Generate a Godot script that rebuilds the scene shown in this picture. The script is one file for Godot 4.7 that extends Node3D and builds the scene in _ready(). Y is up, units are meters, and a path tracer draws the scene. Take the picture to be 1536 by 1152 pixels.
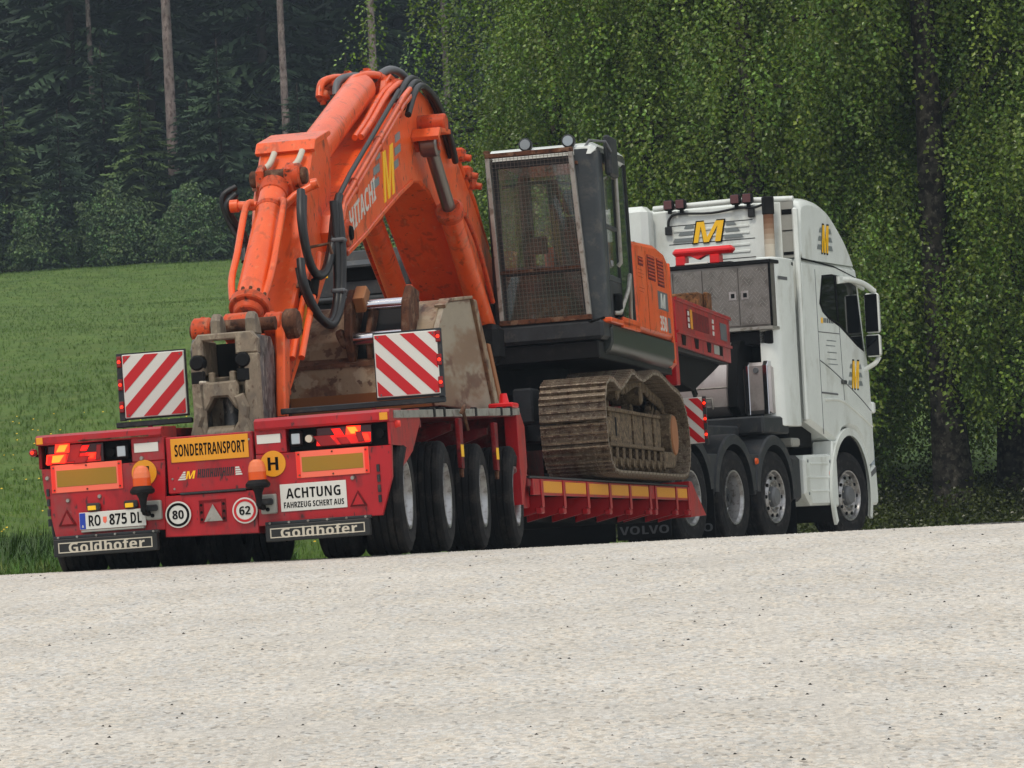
extends Node3D


class MB:
	var v := PackedVector3Array()
	var n := PackedVector3Array()
	var c := PackedColorArray()
	var tint := Color.WHITE
	var colored := false

	func one(p: Vector3, q: Vector3) -> void:
		v.append(p)
		n.append(q)
		if colored:
			c.append(tint)

	func tri3(a: Vector3, b: Vector3, d: Vector3, na: Vector3, nb: Vector3, nd: Vector3) -> void:
		if (b - a).cross(d - a).dot(na + nb + nd) > 0.0:
			one(a, na)
			one(d, nd)
			one(b, nb)
		else:
			one(a, na)
			one(b, nb)
			one(d, nd)

	func tri(a: Vector3, b: Vector3, d: Vector3, q: Vector3) -> void:
		tri3(a, b, d, q, q, q)

	func quad(a: Vector3, b: Vector3, d: Vector3, e: Vector3, q: Vector3) -> void:
		tri3(a, b, d, q, q, q)
		tri3(a, d, e, q, q, q)

	func flat4(a: Vector3, b: Vector3, d: Vector3, e: Vector3, away: Vector3) -> void:
		var q := (b - a).cross(d - a)
		if q.length_squared() < 1e-16:
			q = (d - a).cross(e - a)
		q = q.normalized()
		if q.dot((a + b + d + e) * 0.25 - away) < 0.0:
			q = -q
		quad(a, b, d, e, q)

	func box(at: Vector3, s: Vector3, b := 0.0, r := Basis()) -> MB:
		var h := s * 0.5
		b = minf(b, minf(h.x, minf(h.y, h.z)) * 0.9)
		if b <= 0.0:
			for ax in 3:
				for sg in [-1.0, 1.0]:
					var q := Vector3.ZERO
					q[ax] = sg
					var u := Vector3.ZERO
					u[(ax + 1) % 3] = h[(ax + 1) % 3]
					var w := Vector3.ZERO
					w[(ax + 2) % 3] = h[(ax + 2) % 3]
					var m := q * h[ax]
					quad(at + r * (m - u - w), at + r * (m + u - w), at + r * (m + u + w), at + r * (m - u + w), (r * q).normalized())
			return self
		for ax in 3:
			var a1 := (ax + 1) % 3
			var a2 := (ax + 2) % 3
			for sg in [-1.0, 1.0]:
				var q := Vector3.ZERO
				q[ax] = sg
				var u := Vector3.ZERO
				u[a1] = h[a1] - b
				var w := Vector3.ZERO
				w[a2] = h[a2] - b
				var m := q * h[ax]
				quad(at + r * (m - u - w), at + r * (m + u - w), at + r * (m + u + w), at + r * (m - u + w), (r * q).normalized())
			for s1 in [-1.0, 1.0]:
				for s2 in [-1.0, 1.0]:
					var p := Vector3.ZERO
					p[a1] = s1 * h[a1]
					p[a2] = s2 * (h[a2] - b)
					var p2 := Vector3.ZERO
					p2[a1] = s1 * (h[a1] - b)
					p2[a2] = s2 * h[a2]
					var e := Vector3.ZERO
					e[ax] = h[ax] - b
					var q := Vector3.ZERO
					q[a1] = s1
					q[a2] = s2
					quad(at + r * (p - e), at + r * (p + e), at + r * (p2 + e), at + r * (p2 - e), (r * q).normalized())
		for sx in [-1.0, 1.0]:
			for sy in [-1.0, 1.0]:
				for sz in [-1.0, 1.0]:
					var q := Vector3(sx, sy, sz)
					var k := h - Vector3(b, b, b)
					tri(at + r * (q * Vector3(h.x, k.y, k.z)), at + r * (q * Vector3(k.x, h.y, k.z)), at + r * (q * Vector3(k.x, k.y, h.z)), (r * q).normalized())
		return self

	# box between two corners
	func bb(a: Vector3, d: Vector3, b := 0.0) -> MB:
		return box((a + d) * 0.5, (d - a).abs(), b)

	static func side_of(d: Vector3) -> Basis:
		var y := d.normalized()
		var x := y.cross(Vector3.UP if absf(y.y) < 0.9 else Vector3.RIGHT).normalized()
		return Basis(x, y, x.cross(y))

	func cyl(a: Vector3, b: Vector3, r0: float, r1 := -1.0, seg := 14, caps := true, bev := 0.0) -> MB:
		if r1 < 0.0:
			r1 = r0
		var l := (b - a).length()
		if bev > 0.0 and caps:
			return lathe([Vector2(0, 0), Vector2(r0 - bev, 0), Vector2(r0, bev), Vector2(r1, l - bev), Vector2(r1 - bev, l), Vector2(0, l)], a, b - a, seg)
		if caps:
			return lathe([Vector2(0, 0), Vector2(r0, 0), Vector2(r1, l), Vector2(0, l)], a, b - a, seg)
		return lathe([Vector2(r0, 0), Vector2(r1, l)], a, b - a, seg)

	# profile of (radius, height) turned about an axis; smooth around, creased along
	func lathe(pr: Array, at: Vector3, axis: Vector3, seg := 16, from := 0.0, to := TAU) -> MB:
		var m := side_of(axis)
		for k in pr.size() - 1:
			var p: Vector2 = pr[k]
			var q: Vector2 = pr[k + 1]
			var t := q - p
			if t.length_squared() < 1e-12:
				continue
			var nn := Vector2(t.y, -t.x).normalized()
			for i in seg:
				var a0 := from + (to - from) * i / seg
				var a1 := from + (to - from) * (i + 1) / seg
				var d0 := m.x * cos(a0) + m.z * sin(a0)
				var d1 := m.x * cos(a1) + m.z * sin(a1)
				var n0 := d0 * nn.x + m.y * nn.y
				var n1 := d1 * nn.x + m.y * nn.y
				var p0 := at + d0 * p.x + m.y * p.y
				var p1 := at + d1 * p.x + m.y * p.y
				var q0 := at + d0 * q.x + m.y * q.y
				var q1 := at + d1 * q.x + m.y * q.y
				if p.x > 1e-6:
					tri3(p0, p1, q1, n0, n1, n1)
				if q.x > 1e-6:
					tri3(p0, q1, q0, n0, n1, n0)
		return self

	func tube(pts: Array, r: float, seg := 7, caps := true) -> MB:
		var m := side_of(pts[1] - pts[0])
		var rings := []
		var norms := []
		for i in pts.size():
			var d: Vector3
			if i == 0:
				d = pts[1] - pts[0]
			elif i == pts.size() - 1:
				d = pts[i] - pts[i - 1]
			else:
				d = (pts[i + 1] - pts[i]).normalized() + (pts[i] - pts[i - 1]).normalized()
			d = d.normalized()
			var x := (m.x - d * m.x.dot(d)).normalized()
			m = Basis(x, d, x.cross(d))
			var ring := []
			var nr := []
			for k in seg:
				var a := TAU * k / seg
				var o := m.x * cos(a) + m.z * sin(a)
				ring.append(pts[i] + o * r)
				nr.append(o)
			rings.append(ring)
			norms.append(nr)
		for i in pts.size() - 1:
			for k in seg:
				var j := (k + 1) % seg
				tri3(rings[i][k], rings[i][j], rings[i + 1][j], norms[i][k], norms[i][j], norms[i + 1][j])
				tri3(rings[i][k], rings[i + 1][j], rings[i + 1][k], norms[i][k], norms[i + 1][j], norms[i + 1][k])
		if caps:
			for e in [0, pts.size() - 1]:
				var q: Vector3 = (pts[0] - pts[1]).normalized() if e == 0 else (pts[e] - pts[e - 1]).normalized()
				for k in range(1, seg - 1):
					tri(rings[e][0], rings[e][k], rings[e][k + 1], q)
		return self

	static func put(ax: int, p: Vector2, w: float) -> Vector3:
		if ax == 0:
			return Vector3(w, p.y, p.x)
		if ax == 1:
			return Vector3(p.x, w, p.y)
		return Vector3(p.x, p.y, w)

	# a polygon pushed along x (points z,y), y (points x,z) or z (points x,y), with chamfered rims
	func prism(ax: int, poly: PackedVector2Array, w0: float, w1: float, b := 0.0, t := Transform3D(), round_deg := 0.0) -> MB:
		if Geometry2D.is_polygon_clockwise(poly):
			poly = poly.duplicate()
			poly.reverse()
		if w0 > w1:
			var s := w0
			w0 = w1
			w1 = s
		var k := poly.size()
		var en := []
		for i in k:
			var e := (poly[(i + 1) % k] - poly[i]).normalized()
			en.append(Vector2(e.y, -e.x))
		var inner := PackedVector2Array()
		for i in k:
			var n0: Vector2 = en[(i + k - 1) % k]
			var n1: Vector2 = en[i]
			var bis := n0 + n1
			bis = bis / maxf(bis.length_squared() * 0.5, 0.25)
			inner.append(poly[i] - bis * b)
		var wa := Vector3.ZERO
		wa[ax] = 1.0
		var idx := Geometry2D.triangulate_polygon(inner)
		for i in range(0, idx.size(), 3):
			for sd in 2:
				var w := w1 if sd == 1 else w0
				tri(t * put(ax, inner[idx[i]], w), t * put(ax, inner[idx[i + 1]], w), t * put(ax, inner[idx[i + 2]], w), t.basis * (wa if sd == 1 else -wa))
		var cosr := cos(deg_to_rad(round_deg))
		for i in k:
			var j := (i + 1) % k
			var e2: Vector2 = en[i]
			var na2 := e2
			var nb2 := e2
			if round_deg > 0.0:
				if e2.dot(en[(i + k - 1) % k]) > cosr:
					na2 = (e2 + en[(i + k - 1) % k]).normalized()
				if e2.dot(en[j]) > cosr:
					nb2 = (e2 + en[j]).normalized()
			var na := t.basis * put(ax, na2, 0.0)
			var nb := t.basis * put(ax, nb2, 0.0)
			var p0 := t * put(ax, poly[i], w0 + b)
			var p1 := t * put(ax, poly[j], w0 + b)
			var p2 := t * put(ax, poly[j], w1 - b)
			var p3 := t * put(ax, poly[i], w1 - b)
			tri3(p0, p1, p2, na, nb, nb)
			tri3(p0, p2, p3, na, nb, na)
			if b > 0.0:
				for sd in 2:
					var w := w1 if sd == 1 else w0
					var wn := t.basis * (wa if sd == 1 else -wa)
					var a := p3 if sd == 1 else p0
					var d := p2 if sd == 1 else p1
					var f := t * put(ax, inner[i], w)
					var g := t * put(ax, inner[j], w)
					var ma := (na + wn).normalized()
					var mb := (nb + wn).normalized()
					tri3(a, d, g, ma, mb, mb)
					tri3(a, g, f, ma, mb, ma)
		return self

	# rings of equal length joined by a skin
	func loft(rings: Array, closed := true, smooth := true) -> MB:
		var r := rings.size()
		var k: int = rings[0].size()
		var nn := []
		var ctr := []
		for i in r:
			var s := Vector3.ZERO
			for p in rings[i]:
				s += p
			ctr.append(s / k)
		for i in r:
			var row := []
			for j in k:
				var a: Vector3 = rings[mini(i + 1, r - 1)][j] - rings[maxi(i - 1, 0)][j]
				var jn := (j + 1) % k if closed else mini(j + 1, k - 1)
				var jp := (j + k - 1) % k if closed else maxi(j - 1, 0)
				var b: Vector3 = rings[i][jn] - rings[i][jp]
				var q := a.cross(b).normalized()
				if q.dot(rings[i][j] - ctr[i]) < 0.0 and closed:
					q = -q
				row.append(q)
			nn.append(row)
		for i in r - 1:
			for j in (k if closed else k - 1):
				var jn := (j + 1) % k
				if smooth:
					tri3(rings[i][j], rings[i][jn], rings[i + 1][jn], nn[i][j], nn[i][jn], nn[i + 1][jn])
					tri3(rings[i][j], rings[i + 1][jn], rings[i + 1][j], nn[i][j], nn[i + 1][jn], nn[i + 1][j])
				else:
					flat4(rings[i][j], rings[i][jn], rings[i + 1][jn], rings[i + 1][j], (ctr[i] + ctr[i + 1]) * 0.5)
		return self

	# a polygon (z,y) pushed along x whose edges round off towards both ends; steps of [half width, shrink in z, shrink in y]
	func pillow(poly: PackedVector2Array, y0: float, steps: Array) -> MB:
		var cz := 0.0
		for p in poly:
			cz += p.x / poly.size()
		var rings := []
		var order := steps.duplicate()
		order.reverse()
		for s in order:
			rings.append([-s[0], s])
		for s in steps:
			rings.append([s[0], s])
		var pts := []
		for q in rings:
			var ring := []
			for p in poly:
				ring.append(Vector3(q[0], y0 + (p.y - y0) * (1.0 - q[1][2]), cz + (p.x - cz) * (1.0 - q[1][1])))
			pts.append(ring)
		loft(pts)
		var idx := Geometry2D.triangulate_polygon(poly)
		for e in [0, pts.size() - 1]:
			for i in range(0, idx.size(), 3):
				tri(pts[e][idx[i]], pts[e][idx[i + 1]], pts[e][idx[i + 2]], Vector3(-1 if e == 0 else 1, 0, 0))
		return self

	func fan(ring: Array, q: Vector3) -> MB:
		for i in range(1, ring.size() - 1):
			tri(ring[0], ring[i], ring[i + 1], q)
		return self

	func moved(d: Vector3) -> MB:
		for i in v.size():
			v[i] += d
		return self

	func mesh() -> ArrayMesh:
		var a := []
		a.resize(Mesh.ARRAY_MAX)
		a[Mesh.ARRAY_VERTEX] = v
		a[Mesh.ARRAY_NORMAL] = n
		if colored:
			a[Mesh.ARRAY_COLOR] = c
		var m := ArrayMesh.new()
		m.add_surface_from_arrays(Mesh.PRIMITIVE_TRIANGLES, a)
		return m


var M := {}
var rng := RandomNumberGenerator.new()
var bold: SystemFont
var regular: SystemFont


func V(x: float, y: float, z: float) -> Vector3:
	return Vector3(x, y, z)


func P2(a: Array) -> PackedVector2Array:
	var p := PackedVector2Array()
	for i in range(0, a.size(), 2):
		p.append(Vector2(a[i], a[i + 1]))
	return p


func mb() -> MB:
	return MB.new()


# the shape becomes one named part
func part(called: String, b: MB, m: Material, parent: Node3D) -> MeshInstance3D:
	var o := MeshInstance3D.new()
	o.name = called
	o.mesh = b.mesh()
	o.material_override = m
	parent.add_child(o, true)
	return o


func copy_part(src: MeshInstance3D, parent: Node3D, t: Transform3D, called := "") -> MeshInstance3D:
	var o := src.duplicate() as MeshInstance3D
	o.name = called if called else String(src.name).rstrip("0123456789").trim_suffix("_")
	o.transform = t
	parent.add_child(o, true)
	return o


func thing(called: String, label: String, category: String, t := Transform3D(), group := "") -> Node3D:
	var o := Node3D.new()
	o.name = called
	o.transform = t
	add_child(o, true)
	return tag(o, label, category, group)


func tag(o: Node3D, label: String, category: String, group := "") -> Node3D:
	o.set_meta("label", label)
	o.set_meta("category", category)
	if group:
		o.set_meta("group", group)
	return o


func structure(called: String, b: MB, m: Material, label := "") -> MeshInstance3D:
	var o := part(called, b, m, self)
	o.set_meta("kind", "structure")
	if label:
		o.set_meta("label", label)
	return o


func lettering(s: String, at: Vector3, w: float, h: float, m: Material, parent: Node3D, right := Vector3.RIGHT, up := Vector3.UP, font: SystemFont = null, deep := 0.003) -> MeshInstance3D:
	var t := TextMesh.new()
	t.text = s
	t.font = font if font else bold
	t.font_size = 48
	t.pixel_size = 0.01
	t.depth = 0.01
	t.curve_step = 2.0
	var box := t.get_aabb()
	var o := MeshInstance3D.new()
	o.name = "lettering"
	o.mesh = t
	o.material_override = m
	var k := Vector2(w / box.size.x, h / box.size.y)
	var z := right.cross(up)
	o.transform = Transform3D(Basis(right * k.x, up * k.y, z * (deep / 0.01)), at)
	o.position -= o.basis * (box.position + box.size * 0.5)
	parent.add_child(o, true)
	return o


func hsh(a: float) -> float:
	return fposmod(sin(a * 127.1) * 43758.5453, 1.0)


func noise_bytes(size: int, freq: float, sd: int, oct := 4, type := FastNoiseLite.TYPE_SIMPLEX_SMOOTH) -> PackedByteArray:
	var f := FastNoiseLite.new()
	f.seed = sd
	f.noise_type = type
	f.frequency = freq
	f.fractal_octaves = oct
	if type == FastNoiseLite.TYPE_CELLULAR:
		f.cellular_return_type = FastNoiseLite.RETURN_CELL_VALUE
		f.fractal_type = FastNoiseLite.FRACTAL_NONE
	var im := f.get_seamless_image(size, size)
	im.convert(Image.FORMAT_L8)
	return im.get_data()


func stepped(a: float, b: float, x: float) -> float:
	var t := clampf((x - a) / (b - a), 0.0, 1.0)
	return t * t * (3.0 - 2.0 * t)


# weathered surface: base colour with slow and fine variation, and patches of other colours [colour, threshold, softness, frequency]
func worn(called: String, base: Color, rough: float, metal: float, vary: float, patches: Array, tile := 1.6, stretch := 1.0, size := 256, relief := 0.0) -> StandardMaterial3D:
	var sd := called.hash() % 9973
	var slow := noise_bytes(size, 4.0 / size, sd, 4)
	var fine := noise_bytes(size, 40.0 / size, sd + 1, 3)
	var layers := []
	for i in patches.size():
		layers.append(noise_bytes(size, float(patches[i][3]) / size, sd + 7 + i, 5))
	var out := PackedByteArray()
	out.resize(size * size * 3)
	for i in size * size:
		var k := 1.0 + vary * ((slow[i] - 128) / 128.0 + 0.6 * (fine[i] - 128) / 128.0)
		var r := base.r * k
		var g := base.g * k
		var b := base.b * k
		for j in layers.size():
			var p: Array = patches[j]
			var w: float = (layers[j][i] + (fine[i] - 128) * 0.25) / 255.0
			var a: float = clampf((w - p[1]) / p[2], 0.0, 1.0)
			if a > 0.0:
				var col: Color = p[0]
				a *= col.a
				r += (col.r * k - r) * a
				g += (col.g * k - g) * a
				b += (col.b * k - b) * a
		out[i * 3] = clampi(int(r * 255.0), 0, 255)
		out[i * 3 + 1] = clampi(int(g * 255.0), 0, 255)
		out[i * 3 + 2] = clampi(int(b * 255.0), 0, 255)
	var m := StandardMaterial3D.new()
	m.resource_name = called
	m.albedo_texture = ImageTexture.create_from_image(Image.create_from_data(size, size, false, Image.FORMAT_RGB8, out))
	m.uv1_triplanar = true
	m.uv1_scale = Vector3(1.0 / tile, 1.0 / (tile * stretch), 1.0 / tile)
	m.roughness = rough
	m.metallic = metal
	if relief > 0.0:
		m.heightmap_enabled = true
		m.heightmap_texture = ImageTexture.create_from_image(Image.create_from_data(size, size, false, Image.FORMAT_L8, fine))
		m.heightmap_scale = relief
	m.metallic_specular = 0.5 if metal > 0.0 or called in ["red", "orange", "white"] else 0.3
	M[called] = m
	return m


func plain(called: String, col: Color, rough := 0.5, metal := 0.0) -> StandardMaterial3D:
	var m := StandardMaterial3D.new()
	m.resource_name = called
	m.albedo_color = col
	m.roughness = rough
	m.metallic = metal
	M[called] = m
	return m


func glow(called: String, col: Color, e: float) -> StandardMaterial3D:
	var m := plain(called, col, 0.3)
	m.emission_enabled = true
	m.emission = col
	m.emission_energy_multiplier = e
	return m


func glass(called: String, col: Color, a: float) -> StandardMaterial3D:
	var m := plain(called, Color(col.r, col.g, col.b, a), 0.03)
	m.transparency = BaseMaterial3D.TRANSPARENCY_ALPHA
	return m


func mats() -> void:
	bold = SystemFont.new()
	bold.font_names = PackedStringArray(["Droid Sans"])
	bold.font_weight = 700
	regular = SystemFont.new()
	regular.font_names = PackedStringArray(["Droid Sans"])
	var dust := Color(0.42, 0.36, 0.31)
	var dark := Color(0.13, 0.11, 0.1)
	worn("red", Color(0.66, 0.055, 0.095), 0.36, 0.0, 0.05, [[Color(dust, 0.5), 0.53, 0.35, 4.0], [Color(0.42, 0.05, 0.07, 0.6), 0.62, 0.25, 7.0], [Color(dark, 0.7), 0.80, 0.05, 20.0]], 1.5, 2.2)
	worn("red_dull", Color(0.42, 0.06, 0.08), 0.55, 0.0, 0.18, [[Color(dust, 0.5), 0.55, 0.3, 5.0], [Color(dark, 0.6), 0.64, 0.2, 9.0]], 1.0)
	worn("orange", Color(0.89, 0.35, 0.125), 0.32, 0.0, 0.025, [[Color(0.90, 0.45, 0.28, 0.5), 0.55, 0.35, 3.0], [Color(0.70, 0.24, 0.10, 0.4), 0.60, 0.25, 5.0], [Color(0.40, 0.18, 0.10, 0.5), 0.71, 0.08, 9.0], [Color(0.82, 0.62, 0.5, 0.5), 0.75, 0.05, 18.0], [Color(0.2, 0.13, 0.1, 0.85), 0.83, 0.05, 14.0]], 1.8, 1.7)
	worn("orange_worn", Color(0.76, 0.29, 0.14), 0.45, 0.0, 0.08, [[Color(0.6, 0.46, 0.38, 0.6), 0.6, 0.2, 5.0], [Color(0.2, 0.13, 0.1, 0.8), 0.68, 0.1, 11.0]], 0.9)
	worn("white", Color(0.86, 0.88, 0.86), 0.22, 0.0, 0.025, [[Color(0.62, 0.62, 0.57, 0.35), 0.6, 0.3, 4.0]], 2.0, 1.8)
	worn("charcoal", Color(0.19, 0.2, 0.21), 0.5, 0.0, 0.12, [[Color(0.36, 0.33, 0.3, 0.5), 0.6, 0.25, 5.0]], 1.2)
	worn("slate", Color(0.235, 0.25, 0.26), 0.4, 0.0, 0.08, [[Color(0.45, 0.42, 0.37, 0.5), 0.6, 0.25, 5.0]], 1.2)
	worn("black", Color(0.055, 0.055, 0.06), 0.55, 0.0, 0.2, [[Color(0.22, 0.2, 0.18, 0.4), 0.62, 0.25, 6.0]], 1.0)
	worn("rubber", Color(0.09, 0.09, 0.095), 0.85, 0.0, 0.15, [[Color(0.27, 0.255, 0.235, 0.7), 0.52, 0.35, 6.0]], 0.8, 1.0, 256)
	worn("trackmud", Color(0.39, 0.335, 0.26), 0.8, 0.0, 0.2, [[Color(0.24, 0.19, 0.15, 0.9), 0.5, 0.2, 9.0], [Color(0.52, 0.46, 0.37, 0.8), 0.62, 0.15, 14.0]], 0.7, 1.0, 256, 0.6)
	worn("shoe", Color(0.41, 0.36, 0.295), 0.45, 0.3, 0.14, [[Color(0.26, 0.19, 0.14, 0.9), 0.55, 0.2, 8.0], [Color(0.62, 0.57, 0.5, 0.7), 0.66, 0.12, 18.0]], 0.6, 1.0, 256, 0.3)
	worn("bucketpaint", Color(0.55, 0.475, 0.38), 0.5, 0.1, 0.05, [[Color(0.45, 0.31, 0.21, 0.85), 0.48, 0.25, 3.0], [Color(0.34, 0.20, 0.13, 0.85), 0.60, 0.14, 5.0], [Color(0.66, 0.61, 0.52, 0.7), 0.62, 0.12, 9.0], [Color(0.27, 0.17, 0.12, 0.8), 0.70, 0.07, 11.0]], 1.9, 1.0, 512, 0.1)
	worn("bucketside", Color(0.60, 0.55, 0.475), 0.5, 0.1, 0.04, [[Color(0.47, 0.34, 0.24, 0.7), 0.54, 0.2, 3.0], [Color(0.36, 0.22, 0.15, 0.7), 0.66, 0.12, 5.0]], 2.2).uv1_scale = Vector3(0.45, 0.45, 0.12)
	worn("rust", Color(0.34, 0.215, 0.15), 0.75, 0.0, 0.15, [[Color(0.47, 0.39, 0.32, 0.7), 0.57, 0.2, 5.0], [Color(0.18, 0.11, 0.08, 0.8), 0.62, 0.15, 9.0]], 0.8, 1.0, 256, 0.2)
	worn("couplersteel", Color(0.49, 0.44, 0.37), 0.6, 0.1, 0.08, [[Color(0.36, 0.33, 0.29, 0.7), 0.54, 0.3, 5.0], [Color(0.60, 0.56, 0.48, 0.7), 0.6, 0.2, 8.0], [Color(0.28, 0.2, 0.15, 0.6), 0.70, 0.1, 12.0]], 0.8, 1.6, 256, 0.1)
	worn("couplerside", Color(0.33, 0.335, 0.335), 0.5, 0.3, 0.14, [[Color(0.56, 0.54, 0.5, 0.85), 0.55, 0.12, 7.0], [Color(0.14, 0.12, 0.11, 0.9), 0.58, 0.1, 10.0]], 0.7, 2.2)
	worn("zinc", Color(0.60, 0.59, 0.56), 0.45, 0.5, 0.08, [[Color(0.4, 0.36, 0.32, 0.7), 0.58, 0.2, 8.0]], 0.9)
	worn("alloy", Color(0.64, 0.64, 0.64), 0.32, 0.75, 0.06, [[Color(0.36, 0.33, 0.31, 0.7), 0.57, 0.2, 9.0]], 0.6)
	worn("tankmetal", Color(0.68, 0.655, 0.645), 0.36, 0.55, 0.05, [[Color(0.42, 0.38, 0.36, 0.5), 0.58, 0.3, 4.0]], 1.6)
	worn("lockermetal", Color(0.50, 0.48, 0.46), 0.42, 0.6, 0.06, [[Color(0.36, 0.34, 0.32, 0.6), 0.55, 0.3, 5.0]], 1.3)
	worn("wood", Color(0.45, 0.31, 0.2), 0.8, 0.0, 0.25, [[Color(0.22, 0.14, 0.09, 0.8), 0.58, 0.12, 10.0]], 0.5)
	plain("wire", Color(0.33, 0.3, 0.27), 0.7)
	plain("chrome", Color(0.8, 0.8, 0.82), 0.12, 1.0)
	plain("rod", Color(0.5, 0.48, 0.46), 0.35, 0.85)
	plain("hose", Color(0.05, 0.05, 0.055), 0.45)
	plain("ink", Color(0.05, 0.05, 0.05), 0.7).metallic_specular = 0.2
	plain("graphite", Color(0.35, 0.36, 0.37), 0.5)
	plain("logogrey", Color(0.46, 0.49, 0.49), 0.45)
	plain("offwhite", Color(0.80, 0.79, 0.75), 0.4)
	plain("cream", Color(0.76, 0.73, 0.66), 0.45)
	plain("signwhite", Color(0.82, 0.82, 0.79), 0.35)
	plain("signred", Color(0.74, 0.05, 0.09), 0.35)
	plain("yellow", Color(0.98, 0.76, 0.07), 0.4)
	plain("signyellow", Color(0.86, 0.58, 0.09), 0.4)
	plain("olive", Color(0.58, 0.44, 0.07), 0.35)
	plain("coral", Color(0.93, 0.43, 0.33), 0.35)
	plain("coralhot", Color(0.93, 0.2, 0.13), 0.35)
	plain("blue", Color(0.08, 0.22, 0.62), 0.4)
	plain("brightred", Color(0.83, 0.05, 0.08), 0.35)
	plain("lensred", Color(0.5, 0.03, 0.03), 0.15)
	plain("lensdark", Color(0.20, 0.05, 0.05), 0.12)
	plain("lensclear", Color(0.62, 0.66, 0.68), 0.12, 0.3)
	plain("amberlens", Color(0.86, 0.33, 0.06), 0.2)
	plain("amberpale", Color(0.88, 0.46, 0.28), 0.25)
	plain("workpink", Color(0.36, 0.2, 0.2), 0.15, 0.2)
	plain("interior", Color(0.045, 0.05, 0.05), 0.8)
	plain("seatcloth", Color(0.11, 0.11, 0.115), 0.9)
	plain("bracketgrey", Color(0.58, 0.58, 0.55), 0.5)
	plain("dish", Color(0.24, 0.235, 0.23), 0.6, 0.3)
	glow("lensglowing", Color(0.75, 0.06, 0.04), 0.22)
	plain("plate_blackgrey", Color(0.085, 0.09, 0.085), 0.45)
	plain("motor", Color(0.56, 0.36, 0.2), 0.7)
	plain("darkgreen", Color(0.16, 0.185, 0.175), 0.32)
	plain("mirrorglass", Color(0.1, 0.11, 0.115), 0.05, 0.6)
	plain("darkpane", Color(0.02, 0.03, 0.028), 0.04).metallic_specular = 0.3
	glass("pane", Color(0.42, 0.52, 0.47), 0.13)
	glow("lampamber", Color(1.0, 0.45, 0.12), 2.0)
	glow("lampred", Color(1.0, 0.16, 0.06), 2.0)
	glow("lampreddim", Color(0.9, 0.08, 0.04), 0.8)
	plain("lampwhite", Color(0.66, 0.70, 0.72), 0.2)


func setup() -> void:
	var cam := Camera3D.new()
	cam.name = "camera"
	var roll := deg_to_rad(3.0)
	var pitch := deg_to_rad(2.563)
	var fwd := V(0, sin(pitch), -cos(pitch))
	var up := V(0, cos(pitch), sin(pitch))
	var cx := Vector3.RIGHT * cos(roll) - up * sin(roll)
	var cy := Vector3.RIGHT * sin(roll) + up * cos(roll)
	cam.transform = Transform3D(Basis(cx, cy, -fwd), V(0, -0.08, 0))
	cam.fov = 10.967
	cam.near = 0.5
	cam.far = 600.0
	add_child(cam)
	cam.current = true
	var we := WorldEnvironment.new()
	we.name = "daylight"
	var e := Environment.new()
	e.background_mode = Environment.BG_SKY
	var sky := Sky.new()
	var sm := ProceduralSkyMaterial.new()
	sm.sky_top_color = Color(0.97, 0.98, 1.0)
	sm.sky_horizon_color = Color(0.84, 0.86, 0.88)
	sm.sky_curve = 0.2
	sm.ground_bottom_color = Color(0.25, 0.27, 0.22)
	sm.ground_horizon_color = Color(0.4, 0.42, 0.38)
	sm.sky_energy_multiplier = 1.0
	sky.sky_material = sm
	e.sky = sky
	e.tonemap_mode = Environment.TONE_MAPPER_LINEAR
	e.tonemap_exposure = 1.06
	e.sdfgi_enabled = true
	e.ssao_enabled = true
	e.ssil_enabled = true
	e.fog_enabled = true
	e.fog_density = 0.00045
	e.fog_light_color = Color(0.80, 0.88, 0.95)
	we.environment = e
	add_child(we)
	var sun := DirectionalLight3D.new()
	sun.name = "sun"
	sun.light_energy = 0.5
	sun.light_angular_distance = 10.0
	sun.light_color = Color(1.0, 0.965, 0.91)
	sun.shadow_enabled = true
	sun.rotation_degrees = V(-58, -22, 0)
	add_child(sun)


var bumps := FastNoiseLite.new()


# how far right of the low loader's axis a place lies
func lane(x: float, z: float) -> float:
	var a := deg_to_rad(11.0)
	return (x + 2.079) * cos(a) + (z + 27.643) * sin(a)


func road_h(x: float, z: float) -> float:
	var d := -z
	var l := 0.025 - 0.0622 * (27.0 - d)
	var k := 0.1
	var t := clampf(0.5 + 0.5 * (0.025 - l) / k, 0.0, 1.0)
	var h := lerpf(0.025, l, t) - k * t * (1.0 - t)
	h -= 0.03 * stepped(31.0, 37.0, d)
	return h + 0.004 * bumps.get_noise_2d(x * 6.0, z * 6.0)


func is_road(x: float, z: float) -> bool:
	var d := -z
	return d < 53.0 + 0.15 * x and (d < 30.5 or lane(x, z) > -1.75 - 0.25 * (d - 30.5) * 0.1)


func land_h(x: float, z: float) -> float:
	var d := -z
	var a := x / maxf(d, 20.0)
	var r := stepped(-0.02, 0.09, a)
	var u := maxf(0.0, d - 36.0)
	var hill := 0.55 * maxf(0.0, d - 152.0)
	var left := 0.113 * u * u / (u + 5.0) + 0.05 * stepped(30, 36, d)
	if u > 5.0:
		left = 0.113 * (u - 3.2) + 0.05 + 0.006
	left *= stepped(0.2, 5.0, -1.9 - lane(x, z))
	var w := maxf(0.0, d - 54.0)
	var right := 0.10 * w * w / (w + 8.0)
	var h := lerpf(left, right, r)
	return h + hill + 0.25 * bumps.get_noise_2d(x, z) * stepped(33, 60, d)


func ground_h(x: float, z: float) -> float:
	if -z < 30.0:
		return road_h(x, z)
	return maxf(land_h(x, z), road_h(x, z) if is_road(x, z) else -9.0)


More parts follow.
